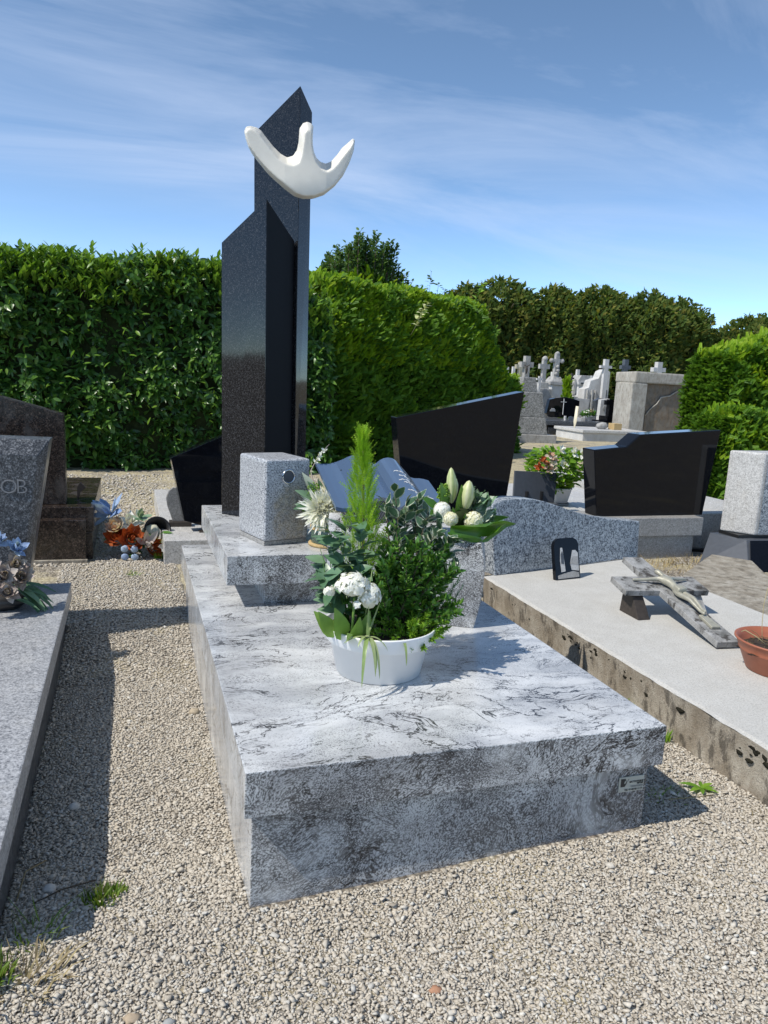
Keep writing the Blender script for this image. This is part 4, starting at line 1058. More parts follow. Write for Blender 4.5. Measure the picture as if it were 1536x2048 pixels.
blossom((-.130, 2.845, gz + .075), .068, 9, M['faded'], 'lily', FF_, up=(.2, -.85, .2), seed=9, plen=1.3, layers=2)
blossom((-.030, 2.88, gz + .055), .045, 12, M['whitepetal'], 'white_flower', FF_, up=(.2, -.8, .5), seed=10, layers=2)
n = 22; a_ = rng.uniform(0, 6.28, n); d = np.stack([np.cos(a_), -.5 - .3 * rng.random(n), rng.uniform(-.2, .6, n)], 1)
leaf_objs('leaf', leaf_geo(.085, .03, 3, .3, .4), np.array([[-.17, 2.94, gz + .09]] * n) + rng.normal(size=(n, 3)) * np.array([.07, .03, .03]), frames(d, np.array([[0, -.5, 1.0]] * n)), rng.uniform(.7, 1.1, n), M['box'], FF_)
def tipped():
    V, F = lathe_geo([(.045, 0), (.05, .004), (.07, .09), (.074, .09), (.074, .10), (.066, .10), (.045, .012)], (0, 0, 0), 24)
    R_ = Euler((math.radians(58), math.radians(18), 0)).to_matrix()
    V = [tuple(R_ @ Vector(v) + Vector((-.085, 3.06, gz + .085))) for v in V]
    put('pot', V, F, M['blackplastic'], FF_, smooth=True)
    lump('foam', (-.105, 3.0, gz + .105), .052, M['creampetal'], FF_, 2, .15, scale=(1, .5, 1))
tipped()

# ------------------------------------------------------------------ planted white bowl on the slab
PB = thing('planter', 'white plastic bowl planted with golden conifer, boxwood and white flowers on the slab', 'planter', (.425, .472, .32))
pc = (.425, .472, .3203)
lathe('bowl', [(.110, 0), (.115, .002), (.133, .088), (.143, .092), (.147, .096), (.152, .130), (.1525, .132), (.149, .134), (.146, .131), (.139, .100), (.10, .085)], pc, M['whitepot'], PB, 72)
lump('soil', (pc[0], pc[1], .428), .140, M['soil'], PB, 3, .3, 6, 5, (1, 1, .13))
# golden conifer
cb = np.array([.402, .565, .43]); n = 1150
CF = tube('conifer', [tuple(cb), (.396, .575, .7), (.383, .58, .965)], [.006, .004, .0015], M['twig'], PB, 6)
t = rng.random(n) ** 0.85; a = rng.uniform(0, 6.28, n)
wmax = .062 * np.clip(1 - (t - .25) / .77, 0.03, 1) ** 1.0 * (1 + .18 * np.sin(26 * t + 3 * a)) * np.where(t < .25, .75 + t, 1)
rad = wmax * (0.15 + .85 * rng.random(n) ** .6)
ctrx = np.interp(t, [0, 1], [cb[0], .382]); ctry = np.interp(t, [0, 1], [cb[1], .58])
pos = np.stack([ctrx + rad * np.cos(a), ctry + rad * np.sin(a), cb[2] + .04 + t * .475], 1)
d = np.stack([np.cos(a) * .42, np.sin(a) * .42, np.full(n, 1.0)], 1) + rng.normal(size=(n, 3)) * .22
V, F, R = scatter(spray_geo(5, 1, .30, .022, 30, 0, .020), pos, frames(d, np.stack([np.cos(a), np.sin(a), .2 * np.ones(n)], 1) + rng.normal(size=(n, 3)) * .8), rng.uniform(.026, .055, n) * np.interp(t, [0, 1], [1.0, .85]))
put('foliage', V, F, M['conifer'], CF, attr=R, kind='stuff')

def shrub(name, stems, leaf, nleaf, mat, smin, smax, up=.5, spread=.5, objs=False, dens_pow=.7, hint=.5, kind='stuff'):
    mbs = MB(); tips = []
    for p0, p1, r in stems:
        p0 = np.array(p0); p1 = np.array(p1); mid = (p0 + p1) / 2 + rng.normal(size=3) * .012
        mbs.tube([tuple(p0), tuple(mid), tuple(p1)], [r, r * .8, r * .4], 5); tips.append((p0, mid, p1))
    S = mbs.build(name, M['twig'] if mat is not M['broad'] else M['box'], PB, smooth=True)
    k = rng.integers(0, len(tips), nleaf); t = .15 + .85 * rng.random(nleaf) ** dens_pow
    pos = np.empty((nleaf, 3)); ax = np.empty((nleaf, 3))
    for i in range(nleaf):
        a, m, b = tips[k[i]]
        pos[i] = (a * (1 - t[i]) ** 2 + 2 * m * t[i] * (1 - t[i]) + b * t[i] ** 2); ax[i] = norm((b - m)[None])[0]
    o = rvec(nleaf); o = o - (o * ax).sum(1, keepdims=True) * ax; o = norm(o)
    d = o * (1 - up * t[:, None]) + ax * (up * .3 + up * t[:, None])
    m = frames(d, ax + rng.normal(size=(nleaf, 3)) * hint)
    s = rng.uniform(smin, smax, nleaf) * np.interp(t, [0, 1], [1.0, .85])
    if objs:
        leaf_objs('leaf', leaf, pos, m, s, mat, S)
    else:
        V, F, R = scatter(leaf, pos, m, s); put('foliage', V, F, mat, S, smooth=True, attr=R, kind=kind)
    return S
unit_leaf = leaf_geo(1, .46, 4, .3, .25)
oval_leaf = leaf_geo(1, .62, 4, .22, .2, .9)
slim_leaf = leaf_geo(1, .30, 3, .3, .2)
# variegated shrub: stems fanning to the right and up
def fan(base, tips, r): return [((base[0] + rng.normal() * .012, base[1] + rng.normal() * .012, base[2]), tp, r) for tp in tips]
vt = [(.445, .545, .77), (.475, .56, .80), (.50, .53, .765), (.53, .52, .785), (.555, .50, .755), (.57, .53, .74), (.595, .50, .715), (.61, .47, .675), (.632, .49, .64), (.625, .45, .61), (.565, .46, .70), (.52, .56, .745), (.475, .52, .73)]
shrub('variegated_shrub', fan((.49, .50, .43), vt, .0022), oval_leaf, 300, M['varieg'], .036, .056, .5, objs=True, dens_pow=.55)
# boxwood like shrub in the middle
bt = [(.40 + .02 * i + rng.normal() * .012, .43 + rng.normal() * .035, .60 + .11 * math.sin(.5 + i * .42) + rng.normal() * .02) for i in range(11)]
bt += [(.38 + .25 * rng.random(), .38 + .12 * rng.random(), .50 + .17 * rng.random()) for _ in range(62)] + [(.33 + .10 * rng.random(), .42 + .08 * rng.random(), .48 + .12 * rng.random()) for _ in range(16)]
shrub('boxwood', fan((.46, .46, .43), bt, .0018), unit_leaf, 5200, M['box'], .018, .030, .6, dens_pow=.6)
# lime green ground cover spilling over the right rim
lt = [(.46 + .15 * rng.random(), .375 + .06 * rng.random(), .44 + .09 * rng.random()) for _ in range(44)] + [(.36 + .13 * rng.random(), .36 + .05 * rng.random(), .445 + .045 * rng.random()) for _ in range(14)] + [(.60, .41, .485), (.63, .425, .502), (.575, .40, .45), (.50, .335, .425), (.53, .35, .44), (.555, .36, .445), (.46, .335, .425), (.42, .345, .45)]
shrub('ground_cover', fan((.50, .42, .435), lt, .0013), slim_leaf, 3800, M['lime'], .012, .020, .6, dens_pow=.6)
# wispy conifer-like sprigs at the right edge
wt = [(.645, .46, .565), (.66, .47, .55), (.64, .455, .53), (.635, .44, .585)]
shrub('heather_sprigs', fan((.56, .46, .44), wt, .0012), leaf_geo(1, .12, 2, .1, .1), 170, M['broad'], .012, .022, .8)
# large grey-green leaves on the left
et = [(.275, .50, .715), (.285, .52, .66), (.262, .48, .62), (.30, .47, .69), (.325, .50, .735), (.335, .48, .66), (.30, .46, .62), (.33, .45, .60), (.27, .44, .57), (.29, .43, .60), (.36, .49, .70), (.255, .49, .655), (.262, .46, .585), (.345, .45, .64)]
shrub('broad_leaved_plant', fan((.35, .50, .43), et, .002), oval_leaf, 105, M['broad'], .045, .074, .35, objs=True, dens_pow=.4, hint=.25)
# white flowering succulent
KL = tube('kalanchoe', [(.325, .405, .43), (.322, .385, .50), (.320, .375, .555)], [.004, .0035, .003], M['kalleaf'], PB, 6)
def florets(c, rx, ry, rz, n, parent, name='flower_head'):
    cc = np.array(c); dirs = rvec(n * 3); dirs = dirs[dirs[:, 2] > -.25][:n]; n = len(dirs)
    four = []; V0 = []; F0 = []
    lv, lf = leaf_geo(1, .85, 2, .12, .2, .8)
    for q in range(4):
        R_ = np.array(Matrix.Rotation(q * math.pi / 2, 3, 'Z')); V0.append(lv @ R_.T); F0.append(lf + q * len(lv))
    base = (np.concatenate(V0), np.concatenate(F0))
    jit = rng.uniform(.80, 1.10, (n, 1))
    pos = cc + dirs * np.array([rx, ry, rz]) * jit
    tt = norm(np.cross(dirs, rng.normal(size=(n, 3))))
    m = frames(tt, dirs + rng.normal(size=(n, 3)) * .25)
    V, F, R = scatter(base, pos, m, rng.uniform(.0085, .0115, n)); put(name, V, F, M['whitepetal'], parent, smooth=True, attr=R)
    lump('bud_cluster', c, 1.0, M['creampetal'], parent, 2, .1, scale=(rx * .82, ry * .82, rz * .82))
florets((.312, .368, .588), .040, .036, .032, 190, KL)
florets((.355, .362, .558), .028, .026, .036, 120, KL)
florets((.256, .385, .570), .013, .012, .011, 34, KL)
florets((.318, .345, .545), .007, .007, .007, 8, KL)
kp = np.array([[.30, .40, .44], [.285, .42, .44], [.32, .385, .44], [.345, .40, .445], [.305, .375, .442], [.27, .41, .455]])
kd = np.array([[-.25, -.35, .9], [-.6, .0, .8], [.15, -.45, .75], [.35, -.2, .9], [-.1, -.7, .45], [-.45, -.3, .85]])
leaf_objs('leaf', leaf_geo(1, .52, 5, .35, .15, .8), kp, frames(kd, np.array([[.2, -.9, .25]] * 6)), np.array([.095, .085, .075, .07, .06, .07]), M['kalleaf'], KL)
# spider plant blades hanging over the front rim
SP = lump('spider_plant', (.352, .352, .455), .009, M['spider'], PB, 2, .2)
def blade(p0, d0, L, w, droop, n=8):
    V = []; F = []; p = np.array(p0, float); d = norm(np.array(d0, float)[None])[0]
    side = norm(np.cross(d, [0, 0, 1.0])[None])[0]
    for i in range(n + 1):
        t = i / n; hw = w * .5 * (1 - t) ** .55 * (.75 + .25 * min(1, t * 5))
        V += [tuple(p - side * hw), tuple(p + np.array([0, 0, -hw * .35])), tuple(p + side * hw)]
        d = norm((d + np.array([0, 0, -droop / n]))[None])[0]; p = p + d * L / n
    for i in range(n):
        a = i * 3; F += [(a, a + 1, a + 4, a + 3), (a + 1, a + 2, a + 5, a + 4)]
    return V, F
for d0, L, w, dr in (((-.35, -.8, .6), .150, .013, 3.6), ((.05, -.9, .55), .120, .012, 3.4), ((.22, -.85, .55), .125, .011, 3.8), ((-.9, -.25, .45), .075, .012, 1.0), ((.35, .1, 1.2), .12, .009, .4), ((-.05, -.1, 1.3), .085, .010, .3), ((.12, -.9, .5), .10, .012, 3.0), ((.6, -.5, .5), .07, .010, 2.0), ((-.5, -.5, .7), .06, .011, 2.0)):
    V, F = blade((.352, .350, .458), d0, L, w, dr); put('leaf', V, F, M['spider'], SP, smooth=True)
V, F = blade((.440, .335, .452), (.05, -.8, .3), .075, .009, 4.0); put('leaf', V, F, M['spider'], SP, smooth=True)
tube('stake', [(.352, .40, .43), (.368, .39, .62)], .0013, M['spider'], PB, 5)

# ------------------------------------------------------------------ flower vase on the pedestal
VS = thing('flower_vase', 'dark glass vase with raffia bands and white chrysanthemums, beside the granite block', 'vase', (.455, 1.17, .5))
vc = (.455, 1.195, .5003)
lathe('glass', [(.058, .012), (.060, .014), (.060, .098), (.057, .098), (.057, .016)], vc, M['glass'], VS, 40)
lathe('wooden_foot', [(.060, .0), (.068, .001), (.069, .008), (.066, .0115), (.05, .0118)], vc, M['raffia'], VS, 40)
for z in (.062, .066, .070):
    mb = MB(); mb.tube([(vc[0] + .0612 * math.cos(q), vc[1] + .0612 * math.sin(q), vc[2] + z + .001 * math.sin(5 * q)) for q in np.linspace(0, 6.2832, 41)], .0022, 5); mb.build('raffia_band', M['raffia'], VS, smooth=True)
lump('foliage_mass', (vc[0], vc[1], .595), .056, M['hedge_core'], VS, 2, .3)
def mum(c, r, n, up, mat, droop=.5, seed=0, name='chrysanthemum'):
    rs = np.random.default_rng(seed); upv = norm(np.array(up, float)[None])[0]
    base = leaf_geo(1, .17, 4, .45, -.18, .7)
    t1 = norm(np.cross(upv, [0.3, 0.9, 0.2])[None])[0]; t2 = np.cross(upv, t1)
    a = rs.uniform(0, 6.28, n); el = rs.random(n)
    out = np.cos(a)[:, None] * t1 + np.sin(a)[:, None] * t2
    d = out * (0.2 + el[:, None]) + upv * (1.0 - 1.15 * el[:, None]) + np.array([0, 0, -1.0]) * droop * (el[:, None] ** 2) * .8
    V, F, R = scatter(base, np.array(c) + out * r * .06, frames(d, upv - out * .6), r * rs.uniform(.75, 1.05, n) * (.7 + .4 * el), rs.random(n))
    return put(name, V, F, mat, VS, smooth=True, attr=R)
mum((.415, 1.125, .640), .082, 300, (-.15, -.75, .6), M['whitepetal'], .7, 1)
mum((.418, 1.120, .648), .052, 240, (-.1, -.9, .45), M['whitepetal'], .1, 11)
mum((.460, 1.115, .665), .050, 220, (.1, -.9, .5), M['whitepetal'], .1, 12)
mum((.460, 1.12, .660), .070, 280, (.05, -.7, .7), M['whitepetal'], .3, 2)
mum((.496, 1.14, .645), .052, 220, (.35, -.7, .6), M['creampetal'], .3, 3)
mum((.478, 1.16, .698), .046, 150, (.2, -.5, .8), M['creampetal'], .0, 4, 'white_rose')
mum((.440, 1.17, .690), .040, 120, (-.1, -.5, .8), M['creampetal'], .0, 5, 'white_rose')
vp_ = np.array([[.42, 1.18, .66], [.40, 1.18, .665], [.385, 1.17, .65], [.43, 1.19, .68], [.485, 1.19, .68], [.50, 1.18, .67], [.395, 1.16, .63], [.41, 1.2, .67], [.47, 1.2, .7], [.38, 1.16, .655]])
vd_ = np.array([[-.5, -.2, .9], [-.8, -.2, .5], [-1.0, -.3, .15], [-.25, -.1, 1.0], [.45, -.1, .8], [.7, -.1, .75], [-.8, -.3, -.1], [-.55, .1, 1.2], [.15, .1, 1.1], [-1.0, -.45, -.15]])
leaf_objs('leaf', leaf_geo(1, .38, 4, .3, .2), vp_, frames(vd_, np.array([[.3, -.9, .5]] * 10)), np.array([.085, .08, .06, .06, .085, .075, .05, .10, .06, .065]), M['cabbage'], VS)
n = 160; q = rvec(n); V, F, R = scatter((iv, if_), np.array([.395, 1.18, .695]) + q * rng.random((n, 1)) ** .4 * np.array([.028, .022, .032]), np.broadcast_to(np.eye(3), (n, 3, 3)), rng.uniform(.0022, .0036, n))
put('berries', V, F, M['lime'], VS, smooth=True, attr=R, kind='stuff')
n = 120; q = rvec(n); V, F, R = scatter((iv, if_), np.array([.372, 1.17, .645]) + q * rng.random((n, 1)) ** .4 * np.array([.022, .02, .028]), np.broadcast_to(np.eye(3), (n, 3, 3)), rng.uniform(.002, .0034, n))
put('berries', V, F, M['lime'], VS, smooth=True, attr=R, kind='stuff')
tube('blossom_twig', [(.43, 1.22, .62), (.395, 1.24, .76), (.425, 1.25, .815), (.462, 1.25, .855)], [.002, .0018, .0014, .0009], M['faded'], VS, 5)
for c in ((.424, 1.247, .815), (.433, 1.247, .826), (.418, 1.247, .800), (.444, 1.246, .832), (.410, 1.247, .79)):
    blossom(c, .014, 7, M['whitepetal'], 'twig_flower', VS, up=(0, -1, .3), seed=int(c[0] * 1e4), layers=2)
tube('dark_tendril', [(.495, 1.18, .66), (.505, 1.18, .70), (.482, 1.18, .73), (.490, 1.18, .775)], .0014, M['blackplastic'], VS, 5)
tube('dark_tendril', [(.495, 1.17, .675), (.53, 1.17, .69), (.56, 1.16, .685)], .0016, M['slate'], VS, 5)

# ------------------------------------------------------------------ hand-tied bouquet on the lectern
BQ = thing('bouquet', 'bouquet of lily buds, pale round chrysanthemums and ornamental cabbage in a big green leaf', 'bouquet', (.82, .82, .60))
def lily(c, h, r, tilt):
    prof = [(.0, 0), (r * .35, h * .03), (r * .75, h * .22), (r, h * .48), (r * .82, h * .75), (r * .35, h * .95), (.0, h)]
    V, F = lathe_geo(prof, (0, 0, 0), 18); V = np.array(V)
    an = np.arctan2(V[:, 1], V[:, 0]); k = 1 + .07 * np.cos(3 * an); V[:, 0] *= k; V[:, 1] *= k
    R_ = np.array(Euler(tilt).to_matrix()); V = V @ R_.T + np.array(c)
    put('lily_bud', V, F, M['lily'], BQ, smooth=True, attr=(.5 + .5 * np.cos(6 * an)) * .9)
lily((.788, .88, .705), .118, .0175, (math.radians(-4), math.radians(-3), 0))
lily((.826, .855, .684), .102, .0235, (math.radians(2), math.radians(4), 0))
lily((.805, .92, .70), .085, .015, (math.radians(-5), math.radians(8), 0))
def ball(c, r, mat, seed):
    rs = np.random.default_rng(seed); n = 240; dd = norm(rs.normal(size=(n, 3))); dd = dd[(dd[:, 2] > -.5)]; n = len(dd)
    tt = norm(np.cross(dd, rs.normal(size=(n, 3)) ))
    V, F, R = scatter(leaf_geo(1, .55, 2, .5, .5, .8), np.array(c) + dd * r * .86 - tt * r * .2, frames(tt * .9 + dd * .30, dd), r * rs.uniform(.34, .46, n), rs.random(n))
    o = put('chrysanthemum', V, F, mat, BQ, smooth=True, attr=R)
    lump('flower_core', c, r * .88, mat, BQ, 2, .03)
ball((.737, .835, .690), .031, M['whitepetal'], 1)
ball((.754, .800, .668), .0265, M['creampetal'], 2)
ball((.836, .805, .660), .035, M['creampetal'], 3)
# ornamental cabbage: frilled rosette
n = 26; a_ = rng.uniform(0, 6.28, n); el = rng.random(n)
cc = np.array([.872, .885, .70]); d = np.stack([np.cos(a_) * (.3 + el), -np.abs(np.sin(a_)) * .6 - .15, np.sin(a_) * .6 + .55], 1)
V, F, R = scatter(leaf_geo(1, .95, 6, -.25, -.35, .55), cc + rng.normal(size=(n, 3)) * .008, frames(d, np.array([[0, -.6, .8]] * n)), rng.uniform(.045, .07, n), .25 + .75 * rng.random(n))
V = V + rng.normal(size=V.shape) * .0022
put('ornamental_cabbage', V, F, M['cabbage'], BQ, smooth=True, attr=R)
n = 18; d = np.stack([rng.uniform(.2, 1.0, n), rng.uniform(-.6, .1, n), rng.uniform(-.4, .5, n)], 1)
V, F, R = scatter(leaf_geo(1, .9, 6, -.25, -.35, .55), np.array([.885, .865, .66]) + rng.normal(size=(n, 3)) * .010, frames(d, np.array([[0, -.6, .8]] * n)), rng.uniform(.04, .06, n), .1 + .8 * rng.random(n))
put('cabbage_leaves', V + rng.normal(size=V.shape) * .002, F, M['cabbage'], BQ, smooth=True, attr=R)
n = 230; q = rvec(n); V, F, R = scatter((iv, if_), np.array([.762, .885, .735]) + q * rng.random((n, 1)) ** .4 * np.array([.026, .022, .034]), np.broadcast_to(np.eye(3), (n, 3, 3)), rng.uniform(.0024, .0040, n))
put('green_florets', V, F, M['lime'], BQ, smooth=True, attr=R, kind='stuff')
bp = np.array([[.76, .87, .68], [.745, .87, .68], [.79, .85, .66], [.80, .86, .67], [.77, .83, .66], [.735, .86, .67], [.80, .83, .655]]); bd_ = np.array([[-.15, -.2, 1], [-.75, -.1, .65], [.05, -.5, .8], [.1, -.3, 1], [-.1, -.6, .6], [-1.0, -.2, .35], [.1, -.7, .45]])
leaf_objs('leaf', leaf_geo(1, .36, 4, .3, .2), bp, frames(bd_, np.array([[.2, -.9, .4]] * 7)), np.array([.095, .085, .055, .10, .06, .075, .05]), M['box'], BQ)
lump('flower_core', (.80, .85, .665), .045, M['hedge_core'], BQ, 2, .25, scale=(1.3, .8, .7))
# big wrapping leaves with turned, folded rims
def wrapleaf(pts, widths, name='wrap_leaf', fold=.4):
    V = []; F = []; n = len(pts); m = 6
    for i, (p, w) in enumerate(zip(pts, widths)):
        p = np.array(p)
        t = np.array(pts[min(i + 1, n - 1)]) - np.array(pts[max(i - 1, 0)]); t = t / np.linalg.norm(t)
        up = np.array([0, -.55, .84]); s = up - t * (up @ t); s /= np.linalg.norm(s); b = np.cross(t, s)
        for k in range(m + 1):
            v = k / m - .5; wob = .10 * math.sin(i * 2.1 + k * 1.7)
            V.append(tuple(p + s * w * (v) + b * w * (fold * (4 * v * v - .5) + wob)))
    for i in range(n - 1):
        for k in range(m):
            a = i * (m + 1) + k; F.append((a, a + 1, a + m + 2, a + m + 1))
    put(name, V, F, M['wrap'], BQ, smooth=True)
wrapleaf([(.745, .775, .645), (.79, .765, .640), (.84, .765, .640), (.89, .785, .645), (.93, .80, .648), (.965, .815, .648), (1.00, .825, .645)], [.030, .048, .058, .060, .048, .028, .002])
wrapleaf([(.735, .775, .628), (.77, .762, .618), (.805, .752, .612), (.835, .752, .606), (.852, .757, .602)], [.010, .024, .030, .024, .004], fold=-.3)
wrapleaf([(.845, .760, .600), (.865, .758, .612), (.895, .768, .628), (.92, .780, .640), (.95, .80, .650)], [.004, .022, .036, .032, .004], fold=.3)
wrapleaf([(.90, .86, .655), (.93, .85, .66), (.955, .84, .665), (.975, .83, .668)], [.030, .034, .022, .002], fold=.3)

# ------------------------------------------------------------------ hedges
def pick_out(pos, mats, scl, n, key):
    o = np.argsort(key)[:n]; mask = np.zeros(len(pos), bool); mask[o] = True
    return mask

def laurel_hedge():
    Hh = thing('laurel_hedge', 'tall clipped cherry laurel hedge with glossy dark leaves, behind the black stelae', 'hedge', (-.3, 7.0, .05))
    X0, X1, Y0, Y1 = -2.6, 1.80, 6.50, 7.6
    def top(x): return 2.10 + .035 * np.sin(2.3 * x) + .02 * np.sin(7 * x + 1) - .30 * sstep(1.25, 1.85, x)
    # inner mass of stems and shaded leaves
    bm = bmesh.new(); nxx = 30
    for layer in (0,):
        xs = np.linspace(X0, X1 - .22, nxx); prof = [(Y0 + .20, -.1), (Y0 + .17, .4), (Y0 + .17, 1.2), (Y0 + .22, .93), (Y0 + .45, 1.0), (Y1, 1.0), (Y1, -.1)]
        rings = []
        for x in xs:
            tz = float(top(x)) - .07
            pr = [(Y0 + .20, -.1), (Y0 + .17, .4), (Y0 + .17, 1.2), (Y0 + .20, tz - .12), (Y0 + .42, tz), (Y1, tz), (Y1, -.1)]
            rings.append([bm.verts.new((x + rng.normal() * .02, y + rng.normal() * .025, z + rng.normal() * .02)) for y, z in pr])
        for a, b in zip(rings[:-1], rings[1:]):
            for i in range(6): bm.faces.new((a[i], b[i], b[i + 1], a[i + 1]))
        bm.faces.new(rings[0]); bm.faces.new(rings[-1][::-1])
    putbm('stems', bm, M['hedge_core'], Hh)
    k = 2100
    sx = rng.uniform(X0, X1, k); sz = .06 + rng.random(k) * (top(sx) - .05)
    wave = .06 * np.sin(3.1 * sx + 2 * sz) + .05 * np.sin(5.7 * sz - 1.3 * sx) + .04 * np.sin(11 * sx + 4 * sz)
    sy = Y0 + wave + np.abs(rng.normal(size=k)) * .07 + .05 * sstep(1.7, 2.2, sz)
    axs = np.stack([rng.normal(size=k) * .5 - .1, -np.ones(k), .25 + rng.normal(size=k) * .55], 1); axs = norm(axs)
    P_, D_, N_, S_, R_ = [], [], [], [], []
    for i in range(k):
        m = rng.integers(5, 10); t = np.linspace(0, 1, m); a = np.arange(m) * 2.4 + rng.uniform(0, 6.28)
        u = norm(np.cross(axs[i], [0.1, .2, 1.0])[None])[0]; v = np.cross(axs[i], u)
        out = np.cos(a)[:, None] * u + np.sin(a)[:, None] * v
        P_.append(np.array([sx[i], sy[i], sz[i]]) + axs[i] * (t[:, None] * .10 - .08)); 
        dd = out * (1.0 - .55 * t[:, None]) + axs[i] * (.25 + .65 * t[:, None]) + np.array([0, 0, -.28]); D_.append(dd)
        N_.append(axs[i] * .7 - out * .35 + np.array([-.40, 0, .55]) + rng.normal(size=(m, 3)) * .15); S_.append(rng.uniform(.072, .138) * rng.uniform(.75, 1.1, m) * (1 - .25 * t)); R_.append(np.clip(rng.uniform(0, .85) + rng.normal(size=m) * .10 + .1 * t, 0, .999))
    pos = np.concatenate(P_); mats = frames(np.concatenate(D_), np.concatenate(N_)); scl = np.concatenate(S_); rr_ = np.concatenate(R_); x = pos[:, 0]; z = pos[:, 2]
    ok = z < top(x) + .03; pos, mats, scl, rr_, x, z = pos[ok], mats[ok], scl[ok], rr_[ok], x[ok], z[ok]
    key = pos[:, 1] - .9 * (rng.random(len(x)) * .08) + np.where((x < -1.45) | (x > 1.75) | ((x > .12) & (x < .7) & (z > .3)), 9, 0)
    mask = pick_out(pos, mats, scl, 230, key)
    leaf = leaf_geo(1, .40, 4, .22, .18)
    leaf_objs('leaf', leaf, pos[mask] + np.array([0, -.03, 0]), mats[mask], scl[mask] * 1.08, M['laurel'], Hh)
    parts = [scatter(leaf, pos[~mask], mats[~mask], scl[~mask], rr_[~mask])]
    # right-hand end of the hedge
    n = 1500; y = rng.uniform(Y0, Y1, n); z = .05 + rng.random(n) * 1.78
    pos = np.stack([X1 - .10 + rng.normal(size=n) * .06 - .10 * sstep(1.3, 1.85, z), y, z], 1)
    d = np.stack([.4 + rng.normal(size=n) * .4, rng.normal(size=n) * .8, rng.normal(size=n) * .6 - .3], 1)
    parts.append(scatter(leaf, pos, frames(d, np.stack([np.ones(n), rng.normal(size=n) * .5, .4 + rng.normal(size=n) * .4], 1)), rng.uniform(.07, .11, n)))
    V, F, R = merge(parts); put('foliage', V, F, M['laurel'], Hh, smooth=True, attr=R, kind='stuff')
    # fresh upright shoots on the top: whorls of leaves on short stems
    parts = []; fr_pos = []; fr_m = []; fr_s = []
    ns = 1150; sx = rng.uniform(X0, X1, ns); sy = Y0 + .02 + rng.random(ns) ** 2.0 * (Y1 - Y0 - .1); sh = rng.uniform(.05, .15, ns) + (rng.random(ns) < .07) * rng.uniform(.04, .13, ns)
    mb = MB()
    for i in range(ns):
        zb = float(top(sx[i])) - .10 - .05 * rng.random() - (.34 * rng.random() ** 1.4 if sy[i] < Y0 + .16 else 0); lean = rng.normal(size=2) * .10
        b = np.array([sx[i], sy[i], zb]); tpt = b + np.array([lean[0] * sh[i], lean[1] * sh[i] - (.09 if sy[i] < Y0 + .16 else .02), sh[i]])
        if i % 2 == 0: mb.tube([tuple(b), tuple(tpt)], .0035, 4)
        m = rng.integers(6, 11); tt = rng.uniform(.25, 1.0, m); aa = rng.uniform(0, 6.28, m)
        up = .55 + .9 * tt
        dd = np.stack([np.cos(aa), np.sin(aa), up], 1)
        fr_pos.append(b + (tpt - b) * tt[:, None]); fr_m.append(frames(dd, np.stack([-np.cos(aa) * .6, -np.sin(aa) * .6, np.ones(m)], 1))); fr_s.append(rng.uniform(.060, .105, m))
    fp_, fm_, fs_ = np.concatenate(fr_pos), np.concatenate(fr_m), np.concatenate(fr_s)
    V, F, R = scatter(leaf_geo(1, .36, 4, .3, .12), fp_, fm_, fs_); put('new_growth', V, F, M['laurelnew'], Hh, smooth=True, attr=R, kind='stuff')
    mb.build('shoot_stems', M['laurelnew'], Hh, kind='stuff')
    # scattered young leaves on the face
    n = 330; x = rng.uniform(X0, X1, n); z = .2 + rng.random(n) ** .7 * 1.85; pos = np.stack([x, Y0 - .08 + rng.normal(size=n) * .02, np.minimum(z, top(x))], 1)
    d = np.stack([rng.normal(size=n) * .8, -.5 + rng.normal(size=n) * .3, rng.normal(size=n) * .6 + .3], 1)
    V, F, R = scatter(leaf, pos, frames(d, np.stack([rng.normal(size=n) * .4, -np.ones(n) * .6, np.ones(n)], 1)), rng.uniform(.05, .085, n)); put('young_leaves', V, F, M['laurelnew'], Hh, smooth=True, attr=R, kind='stuff')
laurel_hedge()

